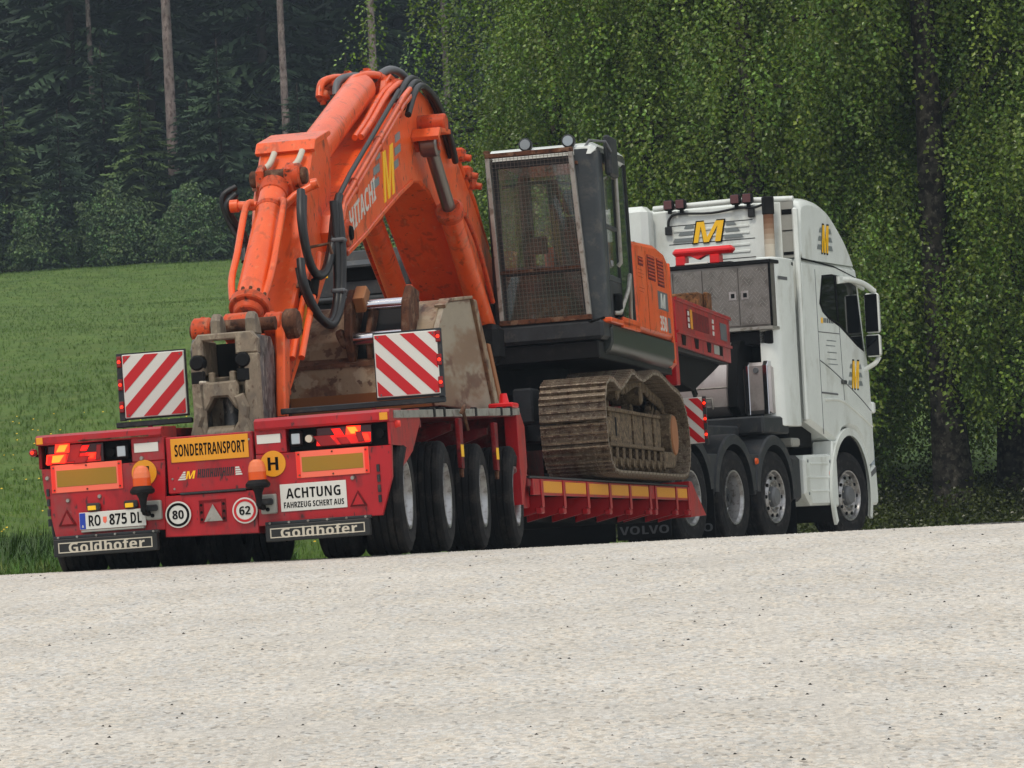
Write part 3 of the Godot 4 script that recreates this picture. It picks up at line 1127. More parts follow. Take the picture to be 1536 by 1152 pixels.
# a wheel that turns about x with its outer face towards +x
func make_wheel(rad: float, w: float, rim: float, deep: bool, parent: Node3D, duals := false) -> Node3D:
	var o := Node3D.new()
	o.name = "wheel"
	parent.add_child(o, true)
	var shifts := [0.0, -w - 0.045] if duals else [0.0]
	for s in shifts:
		var t := mb()
		var h := w * 0.5
		var pr := [Vector2(rim, -h + 0.02), Vector2(rim + 0.03, -h + 0.004), Vector2(lerpf(rim, rad, 0.5), -h), Vector2(rad - 0.045, -h + 0.006), Vector2(rad - 0.018, -h + 0.016), Vector2(rad - 0.004, -h + 0.034)]
		for g in 4:
			var c := lerpf(-h + 0.07, h - 0.07, g / 3.0)
			pr.append_array([Vector2(rad, c - 0.008), Vector2(rad - 0.014, c - 0.005), Vector2(rad - 0.014, c + 0.005), Vector2(rad, c + 0.008)])
		pr.append_array([Vector2(rad - 0.004, h - 0.034), Vector2(rad - 0.018, h - 0.016), Vector2(rad - 0.045, h - 0.006), Vector2(lerpf(rim, rad, 0.62), h), Vector2(lerpf(rim, rad, 0.58), h + 0.004), Vector2(rim + 0.03, h - 0.004), Vector2(rim, h - 0.02)])
		t.lathe(pr, V(s, 0, 0), Vector3.RIGHT, 44)
		part("tyre", t, M.rubber, o)
	var h2 := w * 0.5
	var r := mb()
	if deep:
		r.lathe([Vector2(rim + 0.004, h2 - 0.02), Vector2(rim + 0.002, h2 - 0.004), Vector2(rim - 0.014, h2 - 0.006), Vector2(rim - 0.03, h2 - 0.04), Vector2(rim - 0.045, h2 - 0.11), Vector2(rim - 0.055, h2 - 0.17), Vector2(rim * 0.75, h2 - 0.19)], V(0, 0, 0), Vector3.RIGHT, 36)
		part("wheel_disc", mb().lathe([Vector2(rim * 0.80, h2 - 0.18), Vector2(rim * 0.62, h2 - 0.2), Vector2(rim * 0.4, h2 - 0.19), Vector2(0, h2 - 0.19)], V(0, 0, 0), Vector3.RIGHT, 36), M.dish, o)  # disc toned dark for the shade inside the deep rim
	else:
		r.lathe([Vector2(rim + 0.004, h2 - 0.02), Vector2(rim + 0.002, h2 - 0.002), Vector2(rim - 0.012, h2 - 0.006), Vector2(rim - 0.03, h2 - 0.05), Vector2(rim - 0.05, h2 - 0.06), Vector2(rim - 0.075, h2 - 0.025), Vector2(rim * 0.62, h2 - 0.012), Vector2(rim * 0.56, h2 - 0.035), Vector2(rim * 0.45, h2 - 0.05), Vector2(0, h2 - 0.05)], V(0, 0, 0), Vector3.RIGHT, 36)
	part("rim", r, M.alloy, o)
	var hub := mb()
	if deep:
		hub.lathe([Vector2(rim * 0.44, h2 - 0.2), Vector2(rim * 0.42, h2 - 0.13), Vector2(rim * 0.34, h2 - 0.09), Vector2(rim * 0.16, h2 - 0.08), Vector2(rim * 0.14, h2 - 0.065), Vector2(0, h2 - 0.06)], Vector3.ZERO, Vector3.RIGHT, 20)
	else:
		hub.lathe([Vector2(rim * 0.40, h2 - 0.05), Vector2(rim * 0.38, h2 + 0.0), Vector2(rim * 0.30, h2 + 0.025), Vector2(0, h2 + 0.035)], Vector3.ZERO, Vector3.RIGHT, 20)
	part("hub", hub, M.charcoal if deep else M.graphite, o)
	var bolts := mb()
	for i in 10:
		var a := TAU * i / 10
		var p := V(0, cos(a), sin(a)) * rim * 0.53
		var x := h2 - (0.2 if deep else 0.04)
		bolts.cyl(p + V(x, 0, 0), p + V(x + 0.035, 0, 0), 0.014, 0.012, 7)
	part("wheel_nuts", bolts, M.zinc, o)
	if not deep:
		var holes := mb()
		for i in 10:
			var a := TAU * (i + 0.5) / 10
			var p := V(0, cos(a), sin(a)) * rim * 0.74
			holes.cyl(p + V(h2 - 0.03, 0, 0), p + V(h2 - 0.0125, 0, 0), 0.021, 0.021, 10)
		part("rim_holes", holes, M.ink, o)
	return o


func copy_node(o: Node3D, parent: Node3D, t: Transform3D) -> Node3D:
	var c := o.duplicate() as Node3D
	c.name = String(o.name).rstrip("0123456789").trim_suffix("_")
	c.transform = t
	parent.add_child(c, true)
	return c


func stripes(parent: Node3D, called: String, cx: float, cy: float, z: float, w: float, h: float, dir: float, m_face: Material, m_stripe: Material, n: int) -> MeshInstance3D:
	var b := part(called, mb().box(V(cx, cy, z), V(w, h, 0.014), 0.004), m_face, parent)
	var rect := P2([cx - w / 2 + 0.008, cy - h / 2 + 0.008, cx + w / 2 - 0.008, cy - h / 2 + 0.008, cx + w / 2 - 0.008, cy + h / 2 - 0.008, cx - w / 2 + 0.008, cy + h / 2 - 0.008])
	var step := (w + h) / n
	for i in range(0, n, 2):
		var s0 := -(w + h) / 2 + step * i + step * 0.25
		var s1 := s0 + step
		# band between s0 and s1 along x*dir + y... at 45 degrees
		var band := PackedVector2Array()
		for e in [[s0, -3.0], [s1, -3.0], [s1, 3.0], [s0, 3.0]]:
			var q := Vector2((e[0] + e[1]) * 0.5 * 1.0, (e[0] - e[1]) * 0.5)
			band.append(Vector2(cx + q.x * dir, cy + q.y))
		for poly in Geometry2D.intersect_polygons(rect, band):
			if poly.size() > 2:
				part("stripe", mb().prism(2, poly, z + 0.0075, z + 0.0095), m_stripe, b)
	return b


func tail_lamp(parent: Node3D, x0: float, x1: float, y0: float, y1: float, flip: bool) -> void:
	var o := part("lamp_cluster", mb().bb(V(x0, y0, -0.06), V(x1, y1, 0.008), 0.012), M.lensdark, parent)
	var w := x1 - x0
	var h := y1 - y0
	var seg := [[0.28, 0.80, 0.16, 0.34, "lampamber"], [0.16, 0.32, 0.22, 0.34, "lampamber"], [0.68, 0.74, 0.13, 0.26, "lampreddim"], [0.80, 0.36, 0.13, 0.26, "lampred"], [0.50, 0.55, 0.2, 0.8, "lensred"], [0.05, 0.26, 0.08, 0.42, "lampreddim"], [0.62, 0.2, 0.22, 0.32, "lensred"], [0.93, 0.5, 0.08, 0.7, "lensred"]]
	if flip:
		seg = [[0.68, 0.72, 0.16, 0.34, "lampamber"], [0.17, 0.32, 0.20, 0.36, "lampred"], [0.40, 0.68, 0.16, 0.36, "lampreddim"], [0.91, 0.36, 0.10, 0.36, "lampred"], [0.50, 0.25, 0.18, 0.34, "lensred"], [0.80, 0.4, 0.12, 0.5, "lensred"], [0.17, 0.32, 0.3, 0.5, "lensred"]]
	part("lower_lens", mb().bb(V(x0 + 0.015, y0 + 0.012, 0.004), V(x1 - 0.015, y0 + h * 0.52, 0.0125), 0.003), M.lensglowing, o)
	var k := 0
	for s in seg:
		var c := Vector2(x0 + w * float(s[0]), y0 + h * float(s[1]))
		var dx := w * float(s[2]) * 0.5
		var dy := h * float(s[3]) * 0.5
		var sk := dx * (0.45 if not flip else -0.45)
		if s[4] in ["lampamber", "lampred"]:
			part("lamp_halo", mb().prism(2, P2([c.x - dx * 1.7, c.y - dy * 1.25, c.x + dx * 1.5, c.y - dy * 1.35, c.x + dx * 1.75, c.y + dy * 1.2, c.x - dx * 1.45, c.y + dy * 1.3]), 0.0045, 0.0132 + 0.0004 * k, 0.003), M.lampreddim if s[4] == "lampred" else M.lampred, o)  # emissive surround that paints the halo around a lit segment
		part("lamp_segment", mb().prism(2, P2([c.x - dx - sk, c.y - dy, c.x + dx - sk, c.y - dy, c.x + dx + sk, c.y + dy, c.x - dx + sk, c.y + dy]), 0.005, 0.0145 + 0.001 * k, 0.003), M[s[4]], o)
		k += 1


func disc_sign(parent: Node3D, called: String, x: float, y: float, r: float, ring: Material, s: String) -> void:
	var d := part(called, mb().cyl(V(x, y, 0.004), V(x, y, 0.014), r, r, 36, true, 0.002), M.signwhite, parent)
	part("ring", mb().lathe([Vector2(r * 0.70, 0.0), Vector2(r * 0.70, 0.003), Vector2(r * 0.88, 0.003), Vector2(r * 0.88, 0.0)], V(x, y, 0.0142), Vector3.BACK, 40), ring, d)
	lettering(s, V(x, y, 0.0165), r * 0.88, r * 0.66, M.ink, d)


func beacon(parent: Node3D, x: float, y: float) -> void:
	var o := part("warning_beacon", mb().lathe([Vector2(0.0, 0.0), Vector2(0.072, 0.0), Vector2(0.086, 0.012), Vector2(0.086, 0.03), Vector2(0.064, 0.055), Vector2(0, 0.055)], V(x, y - 0.055, 0.16), Vector3.UP, 20), M.black, parent)
	part("amber_dome", mb().lathe([Vector2(0.062, 0.0), Vector2(0.062, 0.05), Vector2(0.058, 0.09), Vector2(0.046, 0.122), Vector2(0.024, 0.138), Vector2(0, 0.14)], V(x, y + 0.001, 0.16), Vector3.UP, 20), M.amberlens, o)
	part("dome_cap", mb().lathe([Vector2(0.0631, 0.055), Vector2(0.059, 0.09), Vector2(0.047, 0.123), Vector2(0.024, 0.1395), Vector2(0, 0.1415)], V(x, y + 0.001, 0.16), Vector3.UP, 20), M.amberpale, o)
	part("stem", mb().lathe([Vector2(0.045, 0), Vector2(0.03, -0.03), Vector2(0.022, -0.08), Vector2(0.022, -0.12), Vector2(0, -0.12)], V(x, y - 0.055, 0.16), Vector3.UP, 12).tube([V(x, y - 0.165, 0.16), V(x, y - 0.185, 0.14), V(x, y - 0.19, 0.02)], 0.02, 8), M.black, o)
	var bx := part("bracket_box", mb().bb(V(x - 0.02, y - 0.235, 0.002), V(x + 0.09, y - 0.10, 0.05), 0.008), M.bracketgrey, o)
	part("plug", mb().cyl(V(x + 0.03, y - 0.205, 0.05), V(x + 0.03, y - 0.205, 0.058), 0.014, 0.014, 10), M.ink, o)
	part("clamp", mb().bb(V(x - 0.03, y - 0.175, 0.05), V(x + 0.075, y - 0.13, 0.085), 0.01), M.charcoal, o)


func name_board(parent: Node3D, x0: float, x1: float, y0: float, y1: float) -> void:
	var o := part("name_board", mb().bb(V(x0, y0, 0.03), V(x1, y1, 0.085), 0.006), M.plate_blackgrey, parent)
	var z := 0.0862
	var f := mb()
	for e in [[x0 + 0.035, x1 - 0.035, y0 + 0.025, y0 + 0.032], [x0 + 0.035, x1 - 0.035, y1 - 0.032, y1 - 0.025], [x0 + 0.035, x0 + 0.042, y0 + 0.0325, y1 - 0.0325], [x1 - 0.042, x1 - 0.035, y0 + 0.0325, y1 - 0.0325]]:
		f.bb(V(e[0], e[2], z - 0.002), V(e[1], e[3], z + 0.002))
	part("border", f, M.cream, o)
	lettering("Goldhofer", V((x0 + x1) * 0.5 + 0.01, (y0 + y1) * 0.5, z), (x1 - x0) * 0.73, (y1 - y0) * 0.60, M.cream, o)
	part("hinge_strip", mb().bb(V(x0 - 0.005, y1, 0.01), V(x1 + 0.005, y1 + 0.022, 0.06), 0.004), M.charcoal, o)
	for i in 6:
		var x := lerpf(x0 + 0.03, x1 - 0.03, i / 5.0)
		part("bolt", mb().cyl(V(x, y1 + 0.011, 0.06), V(x, y1 + 0.011, 0.069), 0.009, 0.008, 8), M.zinc, o)


func tri_plate(parent: Node3D, called: String, x: float, y: float, s: float, m: Material) -> void:
	part(called, mb().prism(2, P2([x - s, y, x + s, y, x, y + s * 1.75]), 0.003, 0.012, 0.002), m, parent)


func trailer() -> void:
	var t := thing("low_loader", "long red low loader trailer with lit tail lamps carrying the orange excavator", "trailer", trailer_t)
	# rear faces of the two side blocks
	var lp := part("rear_panel", mb().prism(2, P2([-1.24, 0.765, -1.232, 0.62, -1.165, 0.285, -0.372, 0.285, -0.345, 0.765]), -0.045, 0.0, 0.006), M.red, t)
	lp.set_meta("label", "left red rear panel with the number plate")
	var rp := part("rear_panel", mb().prism(2, P2([0.305, 0.752, 0.295, 0.26, 1.172, 0.275, 1.258, 0.535, 1.268, 0.752]), -0.045, 0.0, 0.006), M.red, t)
	rp.set_meta("label", "right red rear panel with the caution plate")
	part("lamp_recess", mb().bb(V(-1.235, 0.767, -0.2), V(-0.58, 0.928, -0.1)), M.black, t)
	part("lamp_recess", mb().bb(V(0.53, 0.754, -0.2), V(1.25, 0.915, -0.1)), M.black, t)
	part("rear_post", mb().bb(V(-0.58, 0.767, -0.2), V(-0.345, 0.935, 0.0), 0.006), M.red, t)
	part("rear_post", mb().bb(V(0.306, 0.754, -0.2), V(0.528, 0.935, 0.0), 0.006), M.red, t)
	part("rear_post", mb().bb(V(1.246, 0.754, -0.35), V(1.268, 0.915, -0.004), 0.004), M.red, t)
	part("rear_post", mb().bb(V(-1.259, 0.767, -0.35), V(-1.236, 0.93, -0.012), 0.004), M.red_dull, t)
	part("top_rail", mb().prism(0, P2([0.02, 0.93, 0.035, 0.945, 0.035, 0.985, 0.0, 1.002, -0.36, 1.012, -0.36, 0.93]), -1.26, -0.35, 0.003), M.red, t)
	part("top_rail", mb().prism(0, P2([0.02, 0.915, 0.035, 0.93, 0.035, 0.98, 0.0, 1.0, -0.36, 1.01, -0.36, 0.915]), 0.315, 1.272, 0.003), M.red, t)
	part("grime_strip", mb().bb(V(-0.95, 0.937, 0.0352), V(-0.44, 0.949, 0.037)), M.rust, t)
	part("side_reflector", mb().bb(V(-1.252, 0.938, 0.036), V(-1.205, 0.985, 0.04), 0.002), M.signyellow, t)
	part("side_reflector", mb().bb(V(1.205, 0.925, 0.036), V(1.262, 0.976, 0.04), 0.002), M.signyellow, t)
	# middle: fixed plate below, folding flap above
	part("middle_panel", mb().prism(2, P2([-0.372, 0.515, -0.378, 0.232, 0.292, 0.215, 0.29, 0.512]), -0.3, -0.012, 0.005), M.red, t)
	var flap := part("loading_flap", mb().bb(V(-0.335, 0.527, -0.06), V(0.29, 0.92, -0.008), 0.006), M.red, t)
	part("flap_hinge", mb().cyl(V(-0.25, 0.522, -0.006), V(0.22, 0.522, -0.006), 0.009, 0.009, 8), M.charcoal, t)
	for p in [[-0.3, 0.63], [0.268, 0.6], [0.262, 0.865], [-0.29, 0.56], [0.275, 0.55]]:
		part("bolt", mb().cyl(V(p[0], p[1], -0.008), V(p[0], p[1], 0.0), 0.008, 0.007, 8), M.zinc, flap)
	var st := part("sign_plate", mb().bb(V(-0.298, 0.742, -0.007), V(0.258, 0.906, 0.001), 0.002), M.signyellow, t)
	st.set_meta("label", "yellow plate with dark lettering")
	lettering("SONDERTRANSPORT", V(-0.018, 0.823, 0.0015), 0.505, 0.083, M.ink, st)
	# company logo: pale stripes, yellow initial, dark worn letters
	var lg := Node3D.new()
	lg.name = "company_logo"
	t.add_child(lg)
	for i in 4:
		var y := 0.618 + 0.0155 * i
		part("pale_stripe", mb().prism(2, P2([-0.262 + 0.012 * i, y, -0.206, y, -0.203, y + 0.011, -0.252 + 0.012 * i, y + 0.011]), -0.008, -0.004), M.signwhite, lg)
		part("pale_stripe", mb().prism(2, P2([0.152, y + 0.008, 0.202 - 0.006 * i, y + 0.008, 0.199 - 0.006 * i, y + 0.019, 0.155, y + 0.019]), -0.008, -0.004), M.signwhite, lg)
	lettering("M", V(-0.168, 0.65, -0.006), 0.06, 0.056, M.yellow, lg, V(1, 0.02, 0).normalized(), V(0.25, 1, 0).normalized())
	for i in 9:
		var x := -0.122 + 0.0295 * i
		var b := mb().prism(2, P2([x, 0.625, x + 0.008, 0.625, x + 0.018, 0.685, x + 0.010, 0.685]), -0.008, -0.0045)
		b.prism(2, P2([x + 0.0155, 0.625, x + 0.023, 0.625, x + 0.032, 0.685, x + 0.0245, 0.685]), -0.008, -0.0045)
		b.prism(2, P2([x + 0.008 + 0.003, [0.65, 0.625, 0.676][i % 3], x + 0.019, [0.65, 0.625, 0.676][i % 3], x + 0.021, [0.66, 0.635, 0.685][i % 3], x + 0.013, [0.66, 0.635, 0.685][i % 3]]), -0.008, -0.004)
		part("worn_letter", b, M.charcoal, lg)
	disc_sign(t, "speed_disc", -0.271, 0.381, 0.092, M.ink, "80")
	disc_sign(t, "speed_disc", 0.207, 0.376, 0.09, M.signred, "62")
	tri_plate(t, "pale_triangle", -0.022, 0.318, 0.068, M.zinc)
	var tf := mb()
	for e in [[-0.124, -0.092], [0.036, 0.068]]:
		tf.bb(V(e[0], 0.31, -0.014), V(e[1], 0.468, -0.006))
	tf.bb(V(-0.0915, 0.452, -0.014), V(0.0355, 0.468, -0.006))
	part("plate_holder", tf, M.red_dull, t)
	for e in [-0.108, 0.052]:
		for y in [0.335, 0.385, 0.435]:
			part("hole", mb().cyl(V(e, y, -0.006), V(e, y, -0.0045), 0.01, 0.01, 10), M.ink, t)
	# lamps and plates
	tail_lamp(t, -1.19, -0.785, 0.782, 0.93, false)
	tail_lamp(t, 0.743, 1.133, 0.768, 0.912, true)
	for s in [[-0.653, 0.85], [0.597, 0.842]]:
		var wl := part("work_lamp", mb().bb(V(s[0] - 0.045, s[1] - 0.052, -0.08), V(s[0] + 0.045, s[1] + 0.052, 0.0), 0.012), M.black, t)
		part("lens", mb().bb(V(s[0] - 0.03, s[1] - 0.036, -0.002), V(s[0] + 0.03, s[1] + 0.036, 0.006), 0.006), M.lampwhite, wl)
	part("reversing_lamp", mb().cyl(V(0.689, 0.837, -0.06), V(0.689, 0.837, 0.0), 0.028, 0.026, 16), M.cream, t)
	part("round_lamp", mb().cyl(V(-0.735, 0.85, -0.06), V(-0.735, 0.85, -0.01), 0.03, 0.03, 16), M.ink, t)
	part("round_lamp", mb().cyl(V(1.19, 0.838, -0.06), V(1.19, 0.838, -0.01), 0.03, 0.03, 16), M.ink, t)
	part("marker_lamp", mb().lathe([Vector2(0.03, 0), Vector2(0.028, 0.02), Vector2(0.016, 0.034), Vector2(0, 0.038)], V(-1.288, 0.885, 0.0), Vector3.BACK, 14), M.lensred, t)
	part("marker_bulb", mb().cyl(V(-1.288, 0.885, 0.03), V(-1.288, 0.885, 0.042), 0.014, 0.01, 10), M.lampred, t)
	part("marker_arm", mb().tube([V(-1.25, 0.86, -0.03), V(-1.285, 0.865, -0.02), V(-1.288, 0.885, 0.005)], 0.012, 6), M.ink, t)
	for s in [[-1.17, -0.654, 0.592, 0.787], [0.59, 1.106, 0.57, 0.753]]:
		var rf := part("reflector_plate", mb().bb(V(s[0], s[2], 0.002), V(s[1], s[3], 0.009), 0.002), M.coral, t)
		part("yellow_field", mb().bb(V(s[0] + 0.042, s[2] + 0.04, 0.009), V(s[1] - 0.042, s[3] - 0.04, 0.0115), 0.001), M.olive, rf)
		for e in [[s[0] + 0.002, s[0] + 0.03], [s[1] - 0.03, s[1] - 0.002]]:
			part("edge_field", mb().bb(V(e[0], s[2] + 0.003, 0.009), V(e[1], s[3] - 0.003, 0.0105)), M.coralhot, rf)
		for p in [[s[0] + 0.02, s[2] + 0.02], [s[1] - 0.02, s[2] + 0.02], [s[0] + 0.02, s[3] - 0.02], [s[1] - 0.02, s[3] - 0.02], [(s[0] + s[1]) / 2, s[3] - 0.015], [(s[0] + s[1]) / 2, s[2] + 0.015]]:
			part("bolt", mb().cyl(V(p[0], p[1], 0.0085), V(p[0], p[1], 0.015), 0.007, 0.006, 8), M.rust, rf)
	part("reflective_strip", mb().bb(V(-0.558, 0.832, 0.001), V(-0.386, 0.895, 0.004)), M.signwhite, t)
	part("reflective_strip", mb().bb(V(0.322, 0.826, 0.001), V(0.489, 0.887, 0.004)), M.signwhite, t)
	for s in [[-0.497, 0.688], [0.427, 0.683]]:
		var d := part("yellow_disc", mb().cyl(V(s[0], s[1], 0.002), V(s[0], s[1], 0.009), 0.09, 0.09, 30, true, 0.002), M.signyellow, t)
		lettering("H", V(s[0], s[1], 0.01), 0.075, 0.09, M.ink, d)
	beacon(t, -0.473, 0.592)
	beacon(t, 0.35, 0.575)
	# number plate
	var np := part("number_plate", mb().bb(V(-0.975, 0.323, 0.03), V(-0.497, 0.443, 0.042), 0.003), M.signwhite, t)
	part("blue_strip", mb().bb(V(-0.972, 0.327, 0.042), V(-0.93, 0.439, 0.0436)), M.blue, np)
	lettering("A", V(-0.951, 0.347, 0.044), 0.014, 0.018, M.signwhite, np)
	lettering("RO", V(-0.864, 0.383, 0.0435), 0.085, 0.076, M.ink, np)
	part("crest", mb().prism(2, P2([-0.803, 0.405, -0.803, 0.372, -0.79, 0.358, -0.777, 0.372, -0.777, 0.405]), 0.042, 0.044), M.coral, np)
	lettering("875", V(-0.695, 0.383, 0.0435), 0.125, 0.076, M.ink, np)
	lettering("DL", V(-0.565, 0.383, 0.0435), 0.078, 0.076, M.ink, np)
	part("plate_tray", mb().bb(V(-0.965, 0.305, 0.005), V(-0.51, 0.319, 0.05), 0.003), M.bracketgrey, t)
	for x in [-0.87, -0.6]:
		var pl := part("plate_lamp", mb().bb(V(x - 0.048, 0.45, 0.002), V(x + 0.048, 0.505, 0.05), 0.01), M.charcoal, t)
		part("amber_lens", mb().bb(V(x - 0.036, 0.455, 0.05), V(x + 0.024, 0.486, 0.056), 0.004), M.yellow, pl)
	for p in [[-1.06, 0.535], [-0.83, 0.548], [-0.51, 0.79], [0.98, 0.545], [-1.2, 0.7]]:
		part("bolt", mb().cyl(V(p[0], p[1], 0.0), V(p[0], p[1], 0.014), 0.016, 0.012, 10), M.zinc, t)
	tri_plate(t, "red_triangle", -1.072, 0.36, 0.066, M.red_dull)
	tri_plate(t, "red_triangle", 1.012, 0.35, 0.062, M.red_dull)
	for s in [[-1.072, 0.375, 0.052], [1.012, 0.364, 0.05]]:
		part("triangle_middle", mb().prism(2, P2([s[0] - s[2] * 0.8, s[1] - 0.005, s[0] + s[2] * 0.8, s[1] - 0.005, s[0], s[1] + s[2] * 1.42]), 0.011, 0.0145, 0.001), M.red, t)
	var ach := part("caution_plate", mb().bb(V(0.463, 0.347, 0.002), V(0.932, 0.536, 0.008), 0.002), M.signwhite, t)
	lettering("ACHTUNG", V(0.698, 0.470, 0.0085), 0.385, 0.070, M.ink, ach)
	lettering("FAHRZEUG SCHERT AUS", V(0.698, 0.391, 0.0085), 0.425, 0.040, M.ink, ach, Vector3.RIGHT, Vector3.UP, bold, 0.004)
	name_board(t, -1.16, -0.412, 0.146, 0.268)
	name_board(t, 0.36, 1.098, 0.145, 0.262)
	for s in [-1, 1]:
		var hg := mb()
		for y in [0.6, 0.53, 0.46, 0.39]:
			hg.cyl(V(1.165 * s if s > 0 else -1.2, y - 0.025, 0.006), V(1.165 * s if s > 0 else -1.2, y + 0.025, 0.006), 0.012, 0.012, 8)
		part("panel_hinge", hg, M.charcoal, t)
	# side faces of the rear blocks
	part("side_skirt", mb().prism(0, P2([-0.352, 0.99, -0.352, 0.6, -0.7, 0.72, -1.0, 0.93, -1.0, 1.03]), 1.18, 1.262, 0.004), M.red, t)
	part("side_skirt", mb().prism(0, P2([-0.352, 0.99, -0.352, 0.45, -0.7, 0.62, -1.0, 0.93, -1.0, 1.03]), -1.25, -1.18, 0.004), M.red, t)
	# decks over the axles, a trough between them
	for s in [-1.0, 1.0]:
		var x0 := 0.305 if s > 0 else -0.385
		var x1 := 1.262 if s > 0 else -1.25
		part("axle_deck", mb().prism(0, P2([-0.362, 0.945, -0.362, 1.0, -4.68, 1.125, -4.68, 1.07]), x0, x1, 0.004), M.red_dull, t)
		part("edge_rail", mb().prism(0, P2([-0.1, 0.938, -0.1, 0.992, -4.66, 1.135, -4.66, 1.078]), x1 + 0.002 * s, x1 + 0.02 * s, 0.003), M.zinc, t)
		part("trough_wall", mb().bb(V(x0 - 0.002 * s, 0.42, -4.68), V(x0 + 0.03 * s, 0.94, -0.352)), M.red_dull, t)
		part("axle_beam", mb().bb(V(0.36 * s, 0.5, -4.7), V(0.62 * s, 0.86, -0.37), 0.01), M.black, t)
		for z in [-1.05, -2.13, -3.45]:
			part("deck_rib", mb().prism(2, P2([0.62 * s, 0.93, 1.25 * s, 0.95, 1.25 * s, 0.9, 0.62 * s, 0.7]), z - 0.03, z + 0.03), M.red_dull, t)
		for z in [-1.4, -1.75, -2.9, -3.9, -4.3]:
			part("rail_lug", mb().bb(V(1.245 * s, 0.935 - z * 0.03, z - 0.03), V(1.29 * s, 1.005 - z * 0.03, z + 0.03), 0.006), M.black, t)
	part("trough_floor", mb().bb(V(-0.38, 0.4, -4.7), V(0.3, 0.44, -0.31)), M.black, t)
	part("marker_lamp", mb().cyl(V(1.262, 0.9, -0.18), V(1.3, 0.9, -0.18), 0.03, 0.022, 14), M.coralhot, t)
	part("end_plate", mb().prism(0, P2([-4.66, 1.14, -4.86, 0.99, -4.86, 0.66, -4.6, 0.36, -4.55, 0.36, -4.55, 1.14]), 1.17, 1.275, 0.004), M.red, t)
	part("end_plate", mb().prism(0, P2([-4.66, 1.14, -4.86, 0.99, -4.86, 0.66, -4.6, 0.36, -4.55, 0.36, -4.55, 1.14]), -1.275, -1.17, 0.004), M.red, t)
	part("bogie_front", mb().bb(V(-1.17, 0.34, -4.86), V(1.17, 1.08, -4.7), 0.01), M.red_dull, t)
	# two stakes that hang from the rail, yellow bands on them
	for s in [[-2.14, 0.0], [-3.46, 0.02]]:
		var z: float = s[0]
		var k := part("hanging_stake", mb().prism(0, P2([z + 0.075, 0.985, z + 0.055, 0.62, z - 0.03, 0.61, z - 0.06, 0.985]), 1.285, 1.32, 0.006), M.red_dull, t)
		part("yellow_band", mb().bb(V(1.3195, 0.7, z - 0.036), V(1.3215, 0.79, z + 0.06)), M.yellow, k)
		part("stake_foot", mb().cyl(V(1.302, 0.55, z + 0.01), V(1.302, 0.61, z + 0.01), 0.016, 0.02, 8), M.rust, k)
	part("lashing_ring", mb().tube([V(1.31, 1.02, -2.2), V(1.33, 1.06, -2.2), V(1.33, 1.08, -2.27), V(1.31, 1.04, -2.3), V(1.325, 0.96, -2.3), V(1.33, 0.9, -2.33)], 0.014, 7), M.rust, t)
	part("rail_end_lug", mb().cyl(V(1.2, 1.13, -4.45), V(1.2, 1.25, -4.45), 0.05, 0.028, 10).bb(V(1.1, 1.13, -4.55), V(1.3, 1.17, -4.3), 0.01), M.brightred, t)
	# wheels: four axles with pairs of tyres
	var w0: Node3D = null
	for a in 4:
		var z := -0.475 - 1.32 * a
		for s in [1.0, -1.0]:
			var yaw := deg_to_rad(5.4 - 0.4 * a)
			var tf2 := Transform3D(Basis(Vector3.UP, yaw + (0.0 if s > 0 else PI)), V(1.115 * s, 0.41 + 0.006 * a, z))
			if w0 == null:
				w0 = make_wheel(0.405, 0.29, 0.235, true, t, true)
				w0.transform = tf2
			else:
				copy_node(w0, t, tf2)
		part("axle", mb().cyl(V(-1.0, 0.41, z), V(1.0, 0.41, z), 0.07, 0.07, 10).bb(V(-0.62, 0.36, z - 0.12), V(0.62, 0.5, z + 0.12), 0.02), M.black, t)
	# mudflaps behind the last axle
	for s in [-1.0, 1.0]:
		part("rear_underrun", mb().bb(V(0.4 * s, 0.34, -0.06), V(1.1 * s, 0.42, -0.045), 0.01), M.black, t)
	for s in [[-0.99, 0.85], [0.94, 0.84]]:
		var li := OmniLight3D.new()
		li.name = "tail_lamp_light"
		li.light_color = Color(1.0, 0.22, 0.08)
		li.light_energy = 0.010
		li.light_size = 0.06
		li.omni_range = 12.0
		li.omni_attenuation = 2.0
		li.shadow_enabled = true
		li.position = V(s[0], s[1], 0.13)
		t.add_child(li, true)
	warning_boards(t)
	bed(t)


